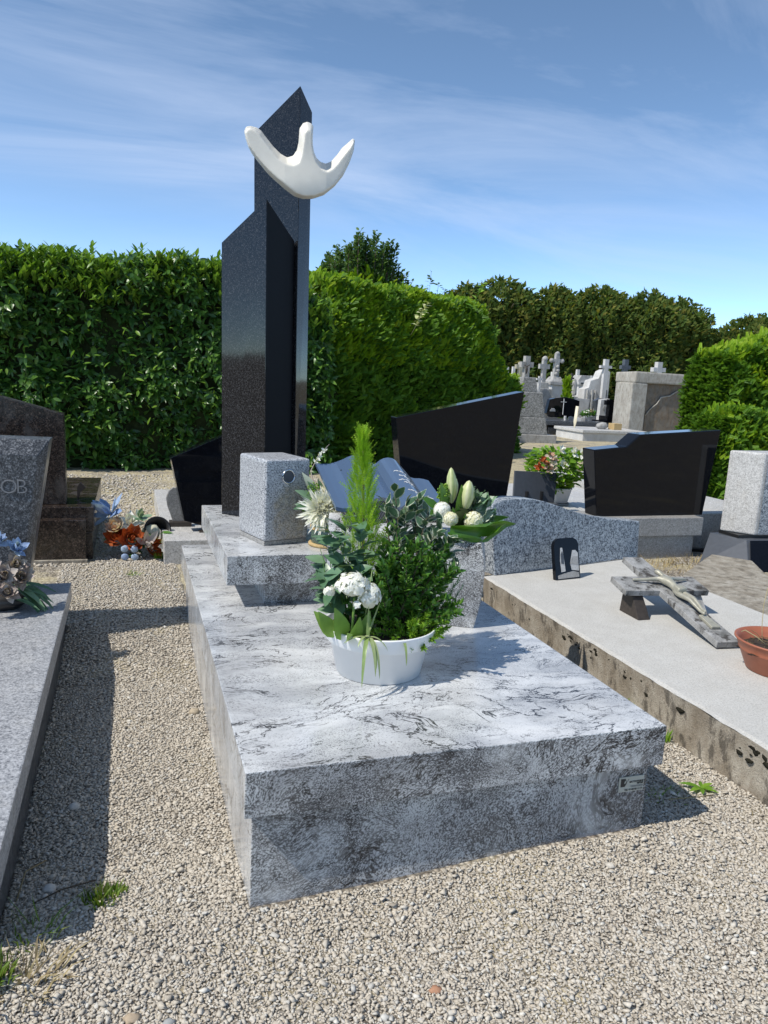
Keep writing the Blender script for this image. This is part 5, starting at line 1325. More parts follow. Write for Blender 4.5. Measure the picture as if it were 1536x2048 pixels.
def sprayed_hedge(name, label, X0, X1, Y0, Y1, H, nspray, spray, size, zfun, xend, mats=('yew', 'yewnew'), slant=(0.35, -.75, .6), new_frac=.25, loc=None, lend=False, rot=0.0):
    ca_, sa_ = math.cos(rot), math.sin(rot)
    def turn(V):
        V = np.asarray(V, float); x = V[:, 0] - X0; y = V[:, 1] - Y0
        return np.stack([X0 + x * ca_ - y * sa_, Y0 + x * sa_ + y * ca_, V[:, 2]], 1)
    Hh = thing(name, label, 'hedge', loc or ((X0 + X1) / 2, (Y0 + Y1) / 2, .05))
    bm = bmesh.new(); xs = np.linspace(X0, X1, 26); rings = []
    for x in xs:
        tz = max(.15, float(zfun(x)) - .13)
        pr = [(Y0 + .12, -.1), (Y0 + .10, tz * .45), (Y0 + .16, tz * .85), (Y0 + .34, tz), (Y1 - .2, tz), (Y1, tz * .8), (Y1, -.1)]
        rings.append([bm.verts.new((x + rng.normal() * .015, y + rng.normal() * .03, z + rng.normal() * .02)) for y, z in pr])
    for a, b in zip(rings[:-1], rings[1:]):
        for i in range(6): bm.faces.new((a[i], b[i], b[i + 1], a[i + 1]))
    bm.faces.new(rings[0]); bm.faces.new(rings[-1][::-1])
    for v_ in bm.verts: v_.co = Vector(turn([v_.co[:]])[0])
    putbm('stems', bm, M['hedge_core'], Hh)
    # face
    n = nspray; x = rng.uniform(X0, X1 + .12, n); tz = zfun(x); z = rng.random(n) ** .85 * tz
    lump_ = .05 * np.sin(6 * x + 3 * z) * np.sin(7 * z - 2 * x) + .03 * np.sin(13 * x) * np.sin(11 * z)
    y = Y0 + .03 + np.abs(rng.normal(size=n)) * .06 - .13 * (rng.random(n) < .35) * rng.random(n) + lump_ * 1.6 + .16 * sstep(.72, 1.0, z / tz)
    pos = np.stack([x, y, z + .03], 1)
    d = np.array(slant) + rng.normal(size=(n, 3)) * np.array([.62, .35, .50])
    p1 = scatter(spray, pos, frames(d, np.array([-.75, -.60, .55]) + rng.normal(size=(n, 3)) * .32), rng.uniform(.65, 1.15, n) * size)
    # right-hand end
    m = int(n * .35); yy = rng.uniform(Y0, Y1, m); zt = float(zfun(X1)); z = rng.random(m) * zt
    pos = np.stack([X1 + .02 + xend(z) + rng.normal(size=m) * .05, yy, z], 1)
    d = np.array([.9, -.35, .5]) + rng.normal(size=(m, 3)) * .35
    p2 = scatter(spray, pos, frames(d, np.array([.3, -.2, 1.0]) + rng.normal(size=(m, 3)) * .3), rng.uniform(.7, 1.2, m) * size)
    ps = [p1, p2]
    if lend:
        m = int(n * .3); yy = rng.uniform(Y0, Y1, m); z = rng.random(m) * float(zfun(X0 + .1))
        pos = np.stack([X0 - .02 + rng.normal(size=m) * .04 + .10 * sstep(.7, 1.0, z / float(zfun(X0 + .1))), yy, z], 1)
        ps.append(scatter(spray, pos, frames(np.array([-.9, -.45, .5]) + rng.normal(size=(m, 3)) * .35, np.array([-.3, -.2, 1.0]) + rng.normal(size=(m, 3)) * .3), rng.uniform(.7, 1.2, m) * size))
    V, F, R = merge(ps); put('foliage', turn(V), F, M[mats[0]], Hh, attr=R, kind='stuff')
    # light upright growth on the top
    m = int(n * new_frac); x = rng.uniform(X0, X1 + .05, m); yy = Y0 + .12 + rng.random(m) ** 1.4 * (Y1 - Y0 - .15)
    pos = np.stack([x, yy, zfun(x) - .10 + .10 * sstep(0, .3, yy - Y0 - .1) + rng.normal(size=m) * .03], 1)
    d = np.array([.25, -.15, 1.0]) + rng.normal(size=(m, 3)) * .32
    V, F, R = scatter(spray, pos, frames(d, rng.normal(size=(m, 3)) * .4 + np.array([-.85, -.6, .2])), rng.uniform(.7, 1.25, m) * size); put('new_growth', turn(V), F, M[mats[1]], Hh, attr=R, kind='stuff')
    # new growth sprinkled down the upper shoulder and the end
    m = int(n * new_frac * .6); x = rng.uniform(X0, X1 + .2, m); tz = zfun(x); zz_ = tz * (1 - .42 * rng.random(m) ** 1.6)
    pos = np.stack([x, Y0 + .0 + .16 * sstep(.72, 1.0, zz_ / tz) + rng.normal(size=m) * .03, zz_], 1)
    d = np.array(slant) + np.array([0, 0, .4]) + rng.normal(size=(m, 3)) * .5
    V, F, R = scatter(spray, pos, frames(d, np.array([-.8, -.55, .45]) + rng.normal(size=(m, 3)) * .3), rng.uniform(.7, 1.1, m) * size); put('young_sprays', turn(V), F, M[mats[1]], Hh, attr=R, kind='stuff')
    return Hh
yspray = spray_geo(7, 1, .26, .11, 46, .30, .07)
def yz(x):
    x = np.asarray(x, float) - 1.92
    return 2.08 + .03 * np.sin(5 * x) + .02 * np.sin(13 * x) - .95 * sstep(2.75, 3.9, x) ** 1.2
YH = sprayed_hedge('yew_hedge', 'bright green feathery yew hedge with rounded end, right of the laurel hedge', 1.92, 5.72, 6.95, 8.1, 2.1, 21000, yspray, .098, yz, lambda z: .10 * (1 - z / 1.1) + .02 * np.sin(9 * z), slant=(.20, -.75, .70), rot=math.radians(31), new_frac=.40)
# bramble shoots growing out of the yew
def shoot(label, pts, lv, r=.004, size=.06, mat='lime', tipn=6):
    S = thing('bramble_shoot', label, 'plant', pts[0])
    tube('stem', pts, [r] * (len(pts) - 1) + [r * .5], M[mat], S, 5)
    P = np.array(pts); n = lv; t = np.linspace(.3, 1, n) ; idx = t * (len(P) - 1); i0 = np.minimum(idx.astype(int), len(P) - 2); f = (idx - i0)[:, None]
    pos = P[i0] * (1 - f) + P[i0 + 1] * f; a = np.arange(n) * 2.4
    d = np.stack([np.cos(a), np.sin(a) * .6 - .3, .3 + .3 * rng.random(n)], 1)
    leaf_objs('leaf', leaf_geo(1, .6, 4, .25, .35), pos, frames(d, np.array([[0, -.3, 1.0]] * n) + rng.normal(size=(n, 3)) * .2), size * rng.uniform(.7, 1.2, n), M[mat], S)
shoot('tall pale bramble shoot rising above the yew hedge against the sky', [(4.05, 8.25, 1.80), (4.10, 8.2, 2.05), (4.16, 8.15, 2.24), (4.20, 8.12, 2.36)], 20, size=.085, mat='lime')
shoot('yellowing bramble leaves on the face of the yew hedge', [(3.02, 7.55, 1.60), (3.05, 7.45, 1.72), (3.10, 7.42, 1.86), (3.18, 7.44, 1.98)], 26, size=.07, mat='lily')

rspray = spray_geo(6, 1, .28, .12, 48, .25, .08)
sprayed_hedge('yew_hedge', 'lower bright green clipped hedge block at the right edge, behind the white pillar headstone', 5.12, 7.4, 4.55, 4.92, .9, 11000, rspray, .075, lambda x: .90 + .03 * np.sin(6 * np.asarray(x, float)) - .10 * sstep(5.27, 5.10, np.asarray(x, float)), lambda z: 0 * z, slant=(-.2, -.75, .6), lend=True)
sprayed_hedge('yew_hedge', 'tall rounded dark green hedge block at the right edge, behind the lower hedge', 6.42, 9.8, 6.0, 6.65, 1.8, 15000, rspray, .10, lambda x: 1.50 + .36 * sstep(6.4, 7.6, np.asarray(x, float)) + .03 * np.sin(5 * np.asarray(x, float)), lambda z: 0 * z, slant=(-.45, -.75, .45), new_frac=.18, lend=True)

# ------------------------------------------------------------------ trees
def clump_tree(label, x, y, h, r, n, mat, size, name='cypress_tree', trunk_h=None, squash=1.0, upright=.5, shape='column', group=None, newmat_=None, leafw=.55, base=.0):
    Tt = thing(name, label, 'tree', (x, y, .05), group)
    tube('trunk', [(x, y, -.1), (x + .02 * r, y, h * .4), (x, y + .02, h * .86)], [.055 * h * .5, .035 * h * .5, .006 * h], M['twig'], Tt, 8)
    mb = MB()
    for k in range(9):
        a = rng.uniform(0, 6.28); z0 = h * rng.uniform(.15, .7); rr = r * rng.uniform(.5, .85)
        mb.tube([(x, y, z0), (x + rr * .5 * math.cos(a), y + rr * .5 * math.sin(a), z0 + h * .08), (x + rr * math.cos(a), y + rr * math.sin(a), z0 + h * .18)], [.02 * h * .4, .012 * h * .4, .004 * h], 5)
    mb.build('limbs', M['twig'], Tt, smooth=True)
    t = rng.random(n) ** .8; a = rng.uniform(0, 6.28, n)
    if shape == 'column':
        prof = np.clip(1.0 - np.clip((t - .72) / .30, 0, 1) ** 2.2, .02, 1) * (.92 + .08 * np.sin(9 * t))
    else:
        prof = np.clip(np.sin(np.clip(t * 1.05 + .12, 0, 1) * math.pi) ** .6, .05, 1)
    lob = 1 + .10 * np.sin(3 * a + 7 * t + x) + .10 * np.sin(7 * a - 11 * t + y + x) + .08 * np.sin(17 * a + 23 * t + 2 * x)
    rad = r * prof * lob * (1 - .30 * rng.random(n) ** 2.5)
    pos = np.stack([x + rad * np.cos(a), y + rad * np.sin(a) * squash, base + t * (h - base) * (1 + .05 * np.sin(5 * a + 3 * x) * (t > .8)) + rng.normal(size=n) * .03 * h * .4], 1)
    out = np.stack([np.cos(a), np.sin(a), np.zeros(n)], 1)
    d = out * (1 - upright) + np.array([0, 0, 1.0]) * upright + rng.normal(size=(n, 3)) * .32
    V, F, R = scatter(leaf_geo(1, leafw, 2, .35, .3), pos, frames(d, out * .6 + np.array([-.5, 0, .7]) + rng.normal(size=(n, 3)) * .5), size * rng.uniform(.6, 1.3, n))
    put('crown', V, F, mat, Tt, attr=R, kind='stuff')
    # shaded inner branches, so that the crown is dense but not hollow
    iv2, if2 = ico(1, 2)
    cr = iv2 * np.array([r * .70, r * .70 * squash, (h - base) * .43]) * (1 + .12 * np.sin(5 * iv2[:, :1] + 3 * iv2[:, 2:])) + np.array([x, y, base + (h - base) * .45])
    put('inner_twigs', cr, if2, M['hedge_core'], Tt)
    return Tt
GT = 'trimmed conifers in a row behind the old graves'
for i, (x, h, r, lb) in enumerate(((14.6, 5.0, 1.6, 'leftmost olive-green conifer of the far row, partly behind the yew hedge'), (16.6, 5.5, 1.9, 'round-topped conifer of the far row, above the carved crosses'),
                                  (19.1, 5.35, 1.35, 'narrow pointed conifer in the far row, above the white memorial'), (21.9, 5.6, 2.1, 'broad flat-topped conifer in the far row, left of centre above the old wall stone'),
                                  (24.4, 5.5, 1.9, 'brownish broad conifer in the far row directly above the old wall stone'), (26.6, 5.4, 2.0, 'domed conifer in the far row, right above the tall right hedge edge'),
                                  (31.2, 4.9, 2.2, 'rightmost low conifer of the far row, over the right hedge'))):
    clump_tree(lb, x, 32 + (i % 2) * .7, h, r, 8500, M['cypress'], .25, upright=.5, squash=.9, group=GT)
for x, h, r, lb in ((15.4, 4.75, 1.3, 'leftmost conifer'), (17.9, 5.05, 1.4, 'round-topped conifer'), (20.4, 5.25, 1.5, 'narrow pointed conifer'), (23.2, 5.4, 1.5, 'broad flat-topped conifer'), (25.6, 5.2, 1.4, 'brownish broad conifer'), (27.9, 4.6, 1.3, 'domed conifer')):
    clump_tree('olive conifer just behind and right of the ' + lb + ' in the far row', x, 33.2, h, r, 4500, M['cypress'], .26, upright=.5, group=GT)
clump_tree('small dark spire-shaped conifer tip right of the domed conifer', 29.0, 33.5, 4.85, .45, 900, M['darktree'], .26, upright=.7, group=GT)
clump_tree('conifer of the far row standing between the rounded conifer and the yew', 11.2, 33, 4.9, 1.7, 3000, M['cypress'], .34, upright=.45, group=GT)
clump_tree('dark conifer low in the far row, filling the gap behind the tall right hedge', 33.6, 33, 5.0, 1.9, 3000, M['cypress'], .34, upright=.45, group=GT)

def upright_tree():
    Tt = thing('poplar_tree', 'tree with many upright leafy shoots, rising behind the yew hedge', 'tree', (3.1, 10.2, .05))
    tube('trunk', [(3.15, 10.2, -.1), (3.15, 10.2, 1.2), (3.12, 10.2, 2.0)], [.09, .07, .05], M['twig'], Tt, 8)
    mb = MB(); P = []; Dm = []; S = []
    tips = []
    for k in range(70):
        a = rng.uniform(0, 6.28); q = rng.random() ** .5
        ex = 3.18 + q * .72 * math.cos(a); ey = 10.2 + q * .6 * math.sin(a)
        hmax = 3.08 - .62 * sstep(3.35, 3.95, ex) - .42 * sstep(2.85, 2.50, ex)
        tips.append((ex, ey, float(hmax) - .22 * rng.random() + .05 * rng.normal()))
    for tp in tips:
        b = np.array([3.14 + (tp[0] - 3.14) * .35, 10.2 + (tp[1] - 10.2) * .35, 1.5]); tp = np.array(tp); mid = b * .45 + tp * .55; mid[:2] = mid[:2] * .3 + tp[:2] * .7
        mb.tube([tuple(b), tuple(mid), tuple(tp)], [.014, .009, .003], 4)
        m = 240; t = rng.random(m) ** .62; p = b * (1 - t[:, None]) ** 2 + 2 * mid * (t * (1 - t))[:, None] + tp * (t ** 2)[:, None]
        aa = rng.uniform(0, 6.28, m); w = .02 + .075 * (1 - t)
        P.append(p + np.stack([np.cos(aa) * w, np.sin(aa) * w, rng.normal(size=m) * .03], 1)); Dm.append(np.stack([np.cos(aa), np.sin(aa), rng.uniform(.3, 1.6, m)], 1)); S.append(rng.uniform(.040, .075, m))
    mb.build('limbs', M['twig'], Tt, smooth=True)
    P = np.concatenate(P); Dm = np.concatenate(Dm); S = np.concatenate(S); n = len(P)
    V, F, R = scatter(leaf_geo(1, .55, 3, .25, .3), P, frames(Dm, np.array([-.5, -.3, .8]) + rng.normal(size=(n, 3)) * .5), S); put('crown', V, F, M['darktree'], Tt, smooth=True, attr=R, kind='stuff')
    n = 1500; x = rng.uniform(2.6, 3.9, n); pos = np.stack([x, rng.uniform(9.6, 10.2, n), 1.7 + rng.random(n) * np.clip(1.0 - .6 * np.abs(x - 3.1), .2, 1) * .9], 1)
    d = np.stack([rng.normal(size=n) * .4, -.2 + rng.normal(size=n) * .3, np.ones(n)], 1)
    V, F, R = scatter(yspray, pos, frames(d, rng.normal(size=(n, 3))), rng.uniform(.10, .17, n)); put('lower_foliage', V, F, M['yewnew'], Tt, attr=R, kind='stuff')
upright_tree()
def small_tree():
    Tt = thing('sapling_tree', 'thin dark leafy sapling between the upright tree and the bramble shoot', 'tree', (4.25, 10.4, .05))
    P = []; D = []; mb = MB()
    for k, (tx, tz) in enumerate(((4.05, 2.62), (4.20, 2.55), (4.33, 2.76), (4.47, 2.58), (4.58, 2.52), (3.95, 2.45))):
        b = np.array([4.25, 10.4, 1.2]); tp = np.array([tx, 10.4 + rng.normal() * .1, tz]); mid = (b + tp) / 2 + np.array([(tx - 4.25) * .25, 0, .1])
        mb.tube([tuple(b), tuple(mid), tuple(tp)], [.012, .007, .002], 4)
        m = 75; t = .25 + .75 * rng.random(m); p = b * (1 - t[:, None]) ** 2 + 2 * mid * (t * (1 - t))[:, None] + tp * (t ** 2)[:, None]
        aa = rng.uniform(0, 6.28, m); P.append(p + np.stack([np.cos(aa), np.sin(aa), 0 * aa], 1) * .05 * (1.2 - t)[:, None]); D.append(np.stack([np.cos(aa), np.sin(aa), .5 + 0 * aa], 1))
    mb.tube([(4.25, 10.4, -.1), (4.25, 10.4, 1.2)], [.03, .014], 6)
    mb.build('trunk', M['twig'], Tt, smooth=True)
    P = np.concatenate(P); D = np.concatenate(D); n = len(P)
    V, F, R = scatter(leaf_geo(1, .5, 3, .25, .3), P, frames(D, np.array([0, -.3, 1.0]) + rng.normal(size=(n, 3)) * .4), rng.uniform(.05, .085, n)); put('crown', V, F, M['darktree'], Tt, smooth=True, attr=R, kind='stuff')
small_tree()

# ------------------------------------------------------------------ old graves far behind
def cross_geo(x, y, z0, h, w, t, arm_z, arm_t, depth=None, flare=1.0):
    dp = depth or t
    mb = MB()
    def bx(x0, x1, y0, y1, za, zb, f=1.0):
        cx = (x0 + x1) / 2; hw = (x1 - x0) / 2
        V = [(cx - hw * f, y0, za), (cx + hw * f, y0, za), (cx + hw * f, y1, za), (cx - hw * f, y1, za), (cx - hw, y0, zb), (cx + hw, y0, zb), (cx + hw, y1, zb), (cx - hw, y1, zb)]
        mb.add(V, [(0, 3, 2, 1), (4, 5, 6, 7), (0, 1, 5, 4), (1, 2, 6, 5), (2, 3, 7, 6), (3, 0, 4, 7)])
    bx(x - t / 2, x + t / 2, y, y + dp, z0, z0 + h, flare)
    e = .004
    bx(x - w / 2, x - t / 2 - .001, y + e, y + dp - e, arm_z - arm_t / 2, arm_z + arm_t / 2)
    bx(x + t / 2 + .001, x + w / 2, y + e, y + dp - e, arm_z - arm_t / 2, arm_z + arm_t / 2)
    return mb
# rough pebble-faced pedestal with a cross
G1 = thing('stone_monument', 'rough pebble-faced pedestal with a grey stone cross, beside the yew hedge end', 'monument', (6.65, 10.95, .05))
prism('foot_course', [(6.25, 10.8), (7.08, 10.75), (7.1, 11.5), (6.25, 11.5)], -.05, .195, M['monu'], G1, .01)
prism('lower_body', [(6.30, 10.85), (6.93, 10.82), (6.95, 11.4), (6.30, 11.4)], .1955, .50, M['pebbledash'], G1, .015, top_xy=[(6.34, 10.87), (6.88, 10.85), (6.88, 11.38), (6.34, 11.38)])
prism('body', [(6.36, 10.88), (6.87, 10.86), (6.87, 11.36), (6.36, 11.36)], .5005, .945, M['pebbledash'], G1, .015, top_xy=[(6.40, 10.9), (6.80, 10.88), (6.80, 11.32), (6.40, 11.32)])
prism('upper_block', [(6.40, 10.93), (6.72, 10.92), (6.72, 11.22), (6.40, 11.22)], .9455, 1.20, M['pebbledash'], G1, .012, top_xy=[(6.42, 10.94), (6.66, 10.93), (6.66, 11.2), (6.42, 11.2)])
cross_geo(6.50, 10.98, 1.2005, .37, .24, .095, 1.42, .095).build('cross', M['monu'], G1)
mb = MB(); mb.tube([(6.47, 10.955, 1.26), (6.475, 10.95, 1.33), (6.465, 10.95, 1.39)], [.012, .02, .013], 6); mb.tube([(6.42, 10.955, 1.41), (6.465, 10.95, 1.385), (6.53, 10.955, 1.42)], .008, 5); mb.build('cast_figure', M['darkmetal'], G1, smooth=True)
tag(cross_geo(7.46, 13.0, .05, 1.46, .24, .09, 1.42, .085).build('stone_cross', M['lichenstone']), 'yellowish lichen-covered stone cross behind the pebble-faced pedestal', 'cross')
G2 = thing('stone_monument', 'plain grey stone cross with rounded head on a tapering block, left of the ornate cross', 'monument', (9.78, 16.1, .05))
prism('block', [(9.50, 16.0), (10.05, 16.0), (10.05, 16.5), (9.50, 16.5)], -.05, .80, M['monu'], G2, .01)
prism('plinth', [(9.64, 16.05), (9.93, 16.05), (9.93, 16.4), (9.64, 16.4)], .8005, 1.13, M['monu'], G2, .01, top_xy=[(9.67, 16.08), (9.90, 16.08), (9.90, 16.36), (9.67, 16.36)])
cross_geo(9.78, 16.12, 1.1305, .60, .28, .10, 1.53, .12).build('cross', M['monu'], G2)
lump('cross_head', (9.79, 16.17, 1.72), .075, M['monu'], G2, 2, .1)
G3 = thing('stone_monument', 'ornate carved stone cross on a square pillar with niche, tallest of the far crosses', 'monument', (10.72, 17.1, .05))
block('pillar', 10.50, 10.94, 17.0, 17.5, -.05, 1.08, M['monuwhite'], G3, .01)
for x in (10.505, 10.90): block('column', x, x + .035, 16.955, 16.998, .62, 1.06, M['monuwhite'], G3, .004)
block('niche', 10.58, 10.84, 16.97, 16.999, .35, .72, M['ink'], G3, .002)
block('cornice', 10.45, 10.99, 16.94, 17.55, 1.0805, 1.17, M['monu'], G3, .012)
prism('stepped_top', [(10.53, 17.0), (10.90, 17.0), (10.90, 17.4), (10.53, 17.4)], 1.1705, 1.30, M['monu'], G3, .01, top_xy=[(10.60, 17.06), (10.82, 17.06), (10.82, 17.3), (10.60, 17.3)])
cross_geo(10.71, 17.1, 1.3005, .62, .34, .105, 1.725, .085, flare=1.5).build('cross', M['monu'], G3)
for x, z in ((10.55, 1.725), (10.87, 1.725), (10.71, 1.91)): lump('trefoil', (x, 17.15, z), .062, M['monu'], G3, 2, .15)
for z in (1.38, 1.47, 1.57): lump('carving', (10.71 + .03 * math.sin(z * 40), 17.08, z), .045, M['monu'], G3, 2, .3)
tag(cross_geo(9.04, 15.0, .05, 1.22, .17, .055, 1.20, .05).build('stone_cross', M['monuwhite']), 'small white stone cross between the pebble pedestal and the plain grey cross', 'cross')
block_m = tag(block('headstone', 8.75, 9.45, 15.1, 15.35, -.05, .98, M['monu'], None, .01), 'squat grey block headstone behind the black arched headstone', 'headstone')
tag(cross_geo(12.37, 19.0, .05, 1.40, .16, .05, 1.30, .05).build('stone_cross', M['darkmetal']), 'thin dark metal cross far behind, right of the ornate cross', 'cross')
def statue(label, x, y, h, mat):
    S = thing('statue', label, 'statue', (x, y, .05))
    block('pedestal', x - .14, x + .14, y, y + .25, -.05, h * .58, M['monu'], S, .008)
    me = bpy.data.meshes.new('figure'); z0 = h * .58
    k = (h - z0)
    pts = [(0, .02), (0, .35), (0, .62), (0, .78), (0, .92), (-.10, .70), (-.14, .52), (.10, .70), (.13, .55)]
    org = W[S]
    me.from_pydata([(x + p * k - org.x, y + .12 - org.y, z0 + q * k - org.z) for p, q in pts], [(0, 1), (1, 2), (2, 3), (3, 4), (2, 5), (5, 6), (2, 7), (7, 8)], []); me.materials.append(mat)
    o = bpy.data.objects.new('figure', me); COL.objects.link(o); o.parent = S; W[o] = org
    o.modifiers.new('skin', 'SKIN'); sb = o.modifiers.new('sub', 'SUBSURF'); sb.levels = sb.render_levels = 1
    for i, r in enumerate((.16, .13, .12, .06, .085, .055, .04, .055, .04)):
        sv = me.skin_vertices[0].data[i]; sv.radius = (r * k, r * k); sv.use_root = (i == 0)
    dg = bpy.context.evaluated_depsgraph_get(); nm = bpy.data.meshes.new_from_object(o.evaluated_get(dg)); o.modifiers.clear(); o.data = nm; nm.name = 'figure'
    if not nm.materials: nm.materials.append(mat)
statue('small grey stone statue on a pedestal in the middle of the far graves', 11.93, 18.0, 1.34, M['monu'])
CH = thing('stone_monument', 'pale house-shaped stone monument with small roof at the back of the graves', 'monument', (13.5, 20.1, .05))
block('body', 13.25, 13.85, 20.0, 20.5, -.05, 1.12, M['monuwhite'], CH, .01)
block('frieze', 13.20, 13.90, 19.95, 20.55, 1.1205, 1.22, M['monuwhite'], CH, .008)
plate('roof', [(0, 1.2205), (.14, 1.42), (.56, 1.42), (.70, 1.2205)], (13.20, 20.02), (1, 0), .45, M['monu'], CH, .008)
for x in (13.28, 13.55): block('window', x, x + .18, 19.935, 19.949, 1.145, 1.195, M['ink'], CH, .001)
NI = thing('stone_monument', 'small grey arched niche with a cross on top, left of the tall white memorial', 'monument', (12.48, 18.1, .05))
plate('arch', [(-.2, -.05), (-.2, .95), (-.12, 1.10), (0, 1.18), (.12, 1.10), (.2, .95), (.2, -.05)], (12.48, 18.0), (1, 0), .3, M['monu'], NI, .008)
plate('recess', [(-.09, .72), (-.09, .95), (0, 1.03), (.09, .95), (.09, .72)], (12.48, 17.985), (1, 0), .013, M['ink'], NI, .001)
cross_geo(12.47, 18.1, 1.1785, .22, .13, .045, 1.30, .04).build('cross', M['monuwhite'], NI)
WM = thing('stone_monument', 'tall white stepped memorial with a slim cross in front, left of the old wall stone', 'monument', (11.8, 16.6, .05))
plate('back_wall', [(-.45, -.05), (-.45, 1.02), (-.33, 1.06), (-.28, 1.25), (-.05, 1.32), (.02, 1.50), (.14, 1.56), (.30, 1.50), (.30, -.05)], (11.75, 16.6), (1, 0), .3, M['monuwhite'], WM, .015)
for x in (11.36, 11.50, 11.60): block('column', x, x + .05, 16.54, 16.599, .45, 1.0, M['monu'], WM, .008)
block('slot', 11.92, 11.99, 16.58, 16.599, .55, 1.02, M['ink'], WM, .002)
cross_geo(11.78, 16.4, .0, 1.82, .34, .12, 1.62, .07, .10).build('cross', M['monuwhite'], WM)
tag(cross_geo(11.40, 15.0, .05, 1.74, .26, .11, 1.60, .09).build('stone_cross', M['slate']), 'dark grey stone cross just left of the old wall stone', 'cross')

BG = thing('black_tomb', 'polished black tomb with arched headstone, thin cross and white lettering, far behind', 'tomb', (9.0, 13.5, .05))
plate('headstone', [(.10, .36), (-.03, .44), (.03, .76), (.20, .80), (.42, .825), (.62, .80), (.80, .755), (.80, .50), (.70, .36)], (8.74, 14.0), (1, 0), .12, M['black'], BG, .006)
block('ledger', 8.05, 9.55, 12.85, 14.2, .255, .345, M['dkgrey'], BG, .005)
block('base', 8.12, 9.50, 12.90, 14.15, -.05, .2545, M['black'], BG, .004)
block('base_panel', 8.14, 8.52, 12.885, 12.899, .06, .20, M['dkgrey'], BG, .002)
cross_geo(9.125, 13.985, .43, .36, .15, .012, .715, .012, .012).build('cross_line', M['engrave'], BG)
for i, (z, w) in enumerate(((.55, .08), (.525, .12), (.50, .14))):
    block('lettering', 8.86 - w / 2, 8.86 + w / 2, 13.988, 13.998, z, z + .012, M['engrave'], BG, .001)
def pot_flowers(label, x, y, z, s, flower, leaf, seed):
    P = thing('flower_pot', label, 'potted plant', (x, y, z))
    lathe('pot', [(.03 * s, 0), (.045 * s, .07 * s), (.048 * s, .07 * s), (.048 * s, .08 * s), (.03 * s, .075 * s)], (x, y, z), M['whitepot'], P, 16)
    n = 70; q = rvec(n); q[:, 2] = np.abs(q[:, 2]); V, F, R = scatter(leaf_geo(1, .5, 2, .3, .3), np.array([x, y, z + .08 * s]) + q * .05 * s, frames(q + np.array([0, 0, .5]), rvec(n)), rng.uniform(.05, .09, n) * s); put('foliage', V, F, leaf, P, attr=R)
    for k in range(4):
        o = rvec(1)[0]; blossom((x + o[0] * .05 * s, y - .04 * s, z + (.14 + .05 * o[2]) * s), .035 * s, 10, flower, 'flower', P, up=(o[0] * .5, -.7, .6), seed=seed + k, layers=2)
pot_flowers('small pot with one white rose on the far black tomb', 9.16, 13.1, .3455, 1.2, M['whitepetal'], M['box'], 201)
pot_flowers('pot of peach artificial flowers on the far black tomb', 9.40, 13.3, .3455, 1.3, M['pinkwhite'], M['box'], 211)
for i, (x, w, h, m_, lb) in enumerate(((8.62, .05, .10, 'monuwhite', 'white vase-shaped ornament at the left end of the far black tomb'), (8.76, .12, .10, 'slate', 'grey memorial plate second from the left on the far black tomb'), (8.95, .11, .08, 'monuwhite', 'white open-book plaque on the far black tomb'), (9.06, .10, .09, 'monu', 'grey framed plaque right of the white book on the far black tomb'))):
    if i == 0:
        tag(lathe('vase', [(.03, 0), (.018, .012), (.032, .05), (.026, .09), (.03, .10), (.02, .095)], (x - .0, 13.05, .3455), M[m_], None, 14), lb, 'vase')
    else:
        tag(plate('plaque', [(0, .3455), (0, .3455 + h * .8), (w * .5, .3455 + h), (w, .3455 + h * .85), (w, .3455)], (x - w / 2, 13.02), (1, 0), .025, M[m_], None, .003, lean=.25), lb, 'plaque')
tag(plate('headstone', [(0, .0), (-.02, .80), (.42, .77), (.30, .0)], (10.30, 15.4), (1, 0), .12, M['monuwhite'], None, .006), 'plain white headstone right behind the black arched headstone', 'headstone')
tag(plate('headstone', [(0, .0), (.02, .55), (-.04, .76), (.10, .82), (.30, .79), (.22, .0)], (10.58, 14.9), (1, 0), .12, M['slate'], None, .006), 'blue-grey headstone with arched top between two white headstones', 'headstone')
HW = thing('headstone', 'white headstone with oval portrait, beside the black cross', 'headstone', (10.5, 14.3, .05))
plate('stone', [(0, .0), (.02, .80), (.25, .83), (.25, .0)], (10.22, 14.2), (1, 0), .12, M['monuwhite'], HW, .006)
plate('portrait', [(.10, .55), (.085, .60), (.10, .65), (.125, .665), (.15, .65), (.165, .60), (.15, .55), (.125, .535)], (10.22, 14.19), (1, 0), .009, M['monu'], HW, .001)
BC = thing('black_cross', 'short thick black granite cross on a stepped black base, left of the old wall stone', 'cross', (10.08, 13.5, .05))
cross_geo(10.08, 13.5, .4605, .37, .30, .16, .755, .10, .12).build('cross', M['black'], BC)
block('upper_step', 9.92, 10.30, 13.42, 13.75, .36, .4600, M['black'], BC, .005); block('lower_step', 9.80, 10.36, 13.32, 13.85, -.05, .3595, M['black'], BC, .005)
tag(block('granite_tomb', 9.55, 10.4, 12.6, 13.3, -.05, .30, M['dkgrey'], None, .006), 'dark grey tomb with pale top right of the far black tomb', 'tomb')
WS = thing('kerbed_grave', 'white kerbed grave with pale slab, left of the old wall stone', 'tomb', (8.6, 11.8, .05))
block('slab', 8.10, 9.6, 11.5, 12.5, -.05, .205, M['monuwhite'], WS, .01); block('upper_slab', 8.07, 9.6, 11.47, 12.55, .2055, .265, M['light'], WS, .01)
tag(lump('boulder', (8.78, 11.9, .33), .085, M['monu'], None, 3, .2, scale=(1.5, 1, .85)), 'small rounded grey boulder on the white kerbed grave', 'boulder')
tag(block('planter_box', 8.96, 9.14, 11.75, 11.95, .2655, .39, M['raffia'], None, .004), 'small brown wooden planter box beside the boulder', 'planter')
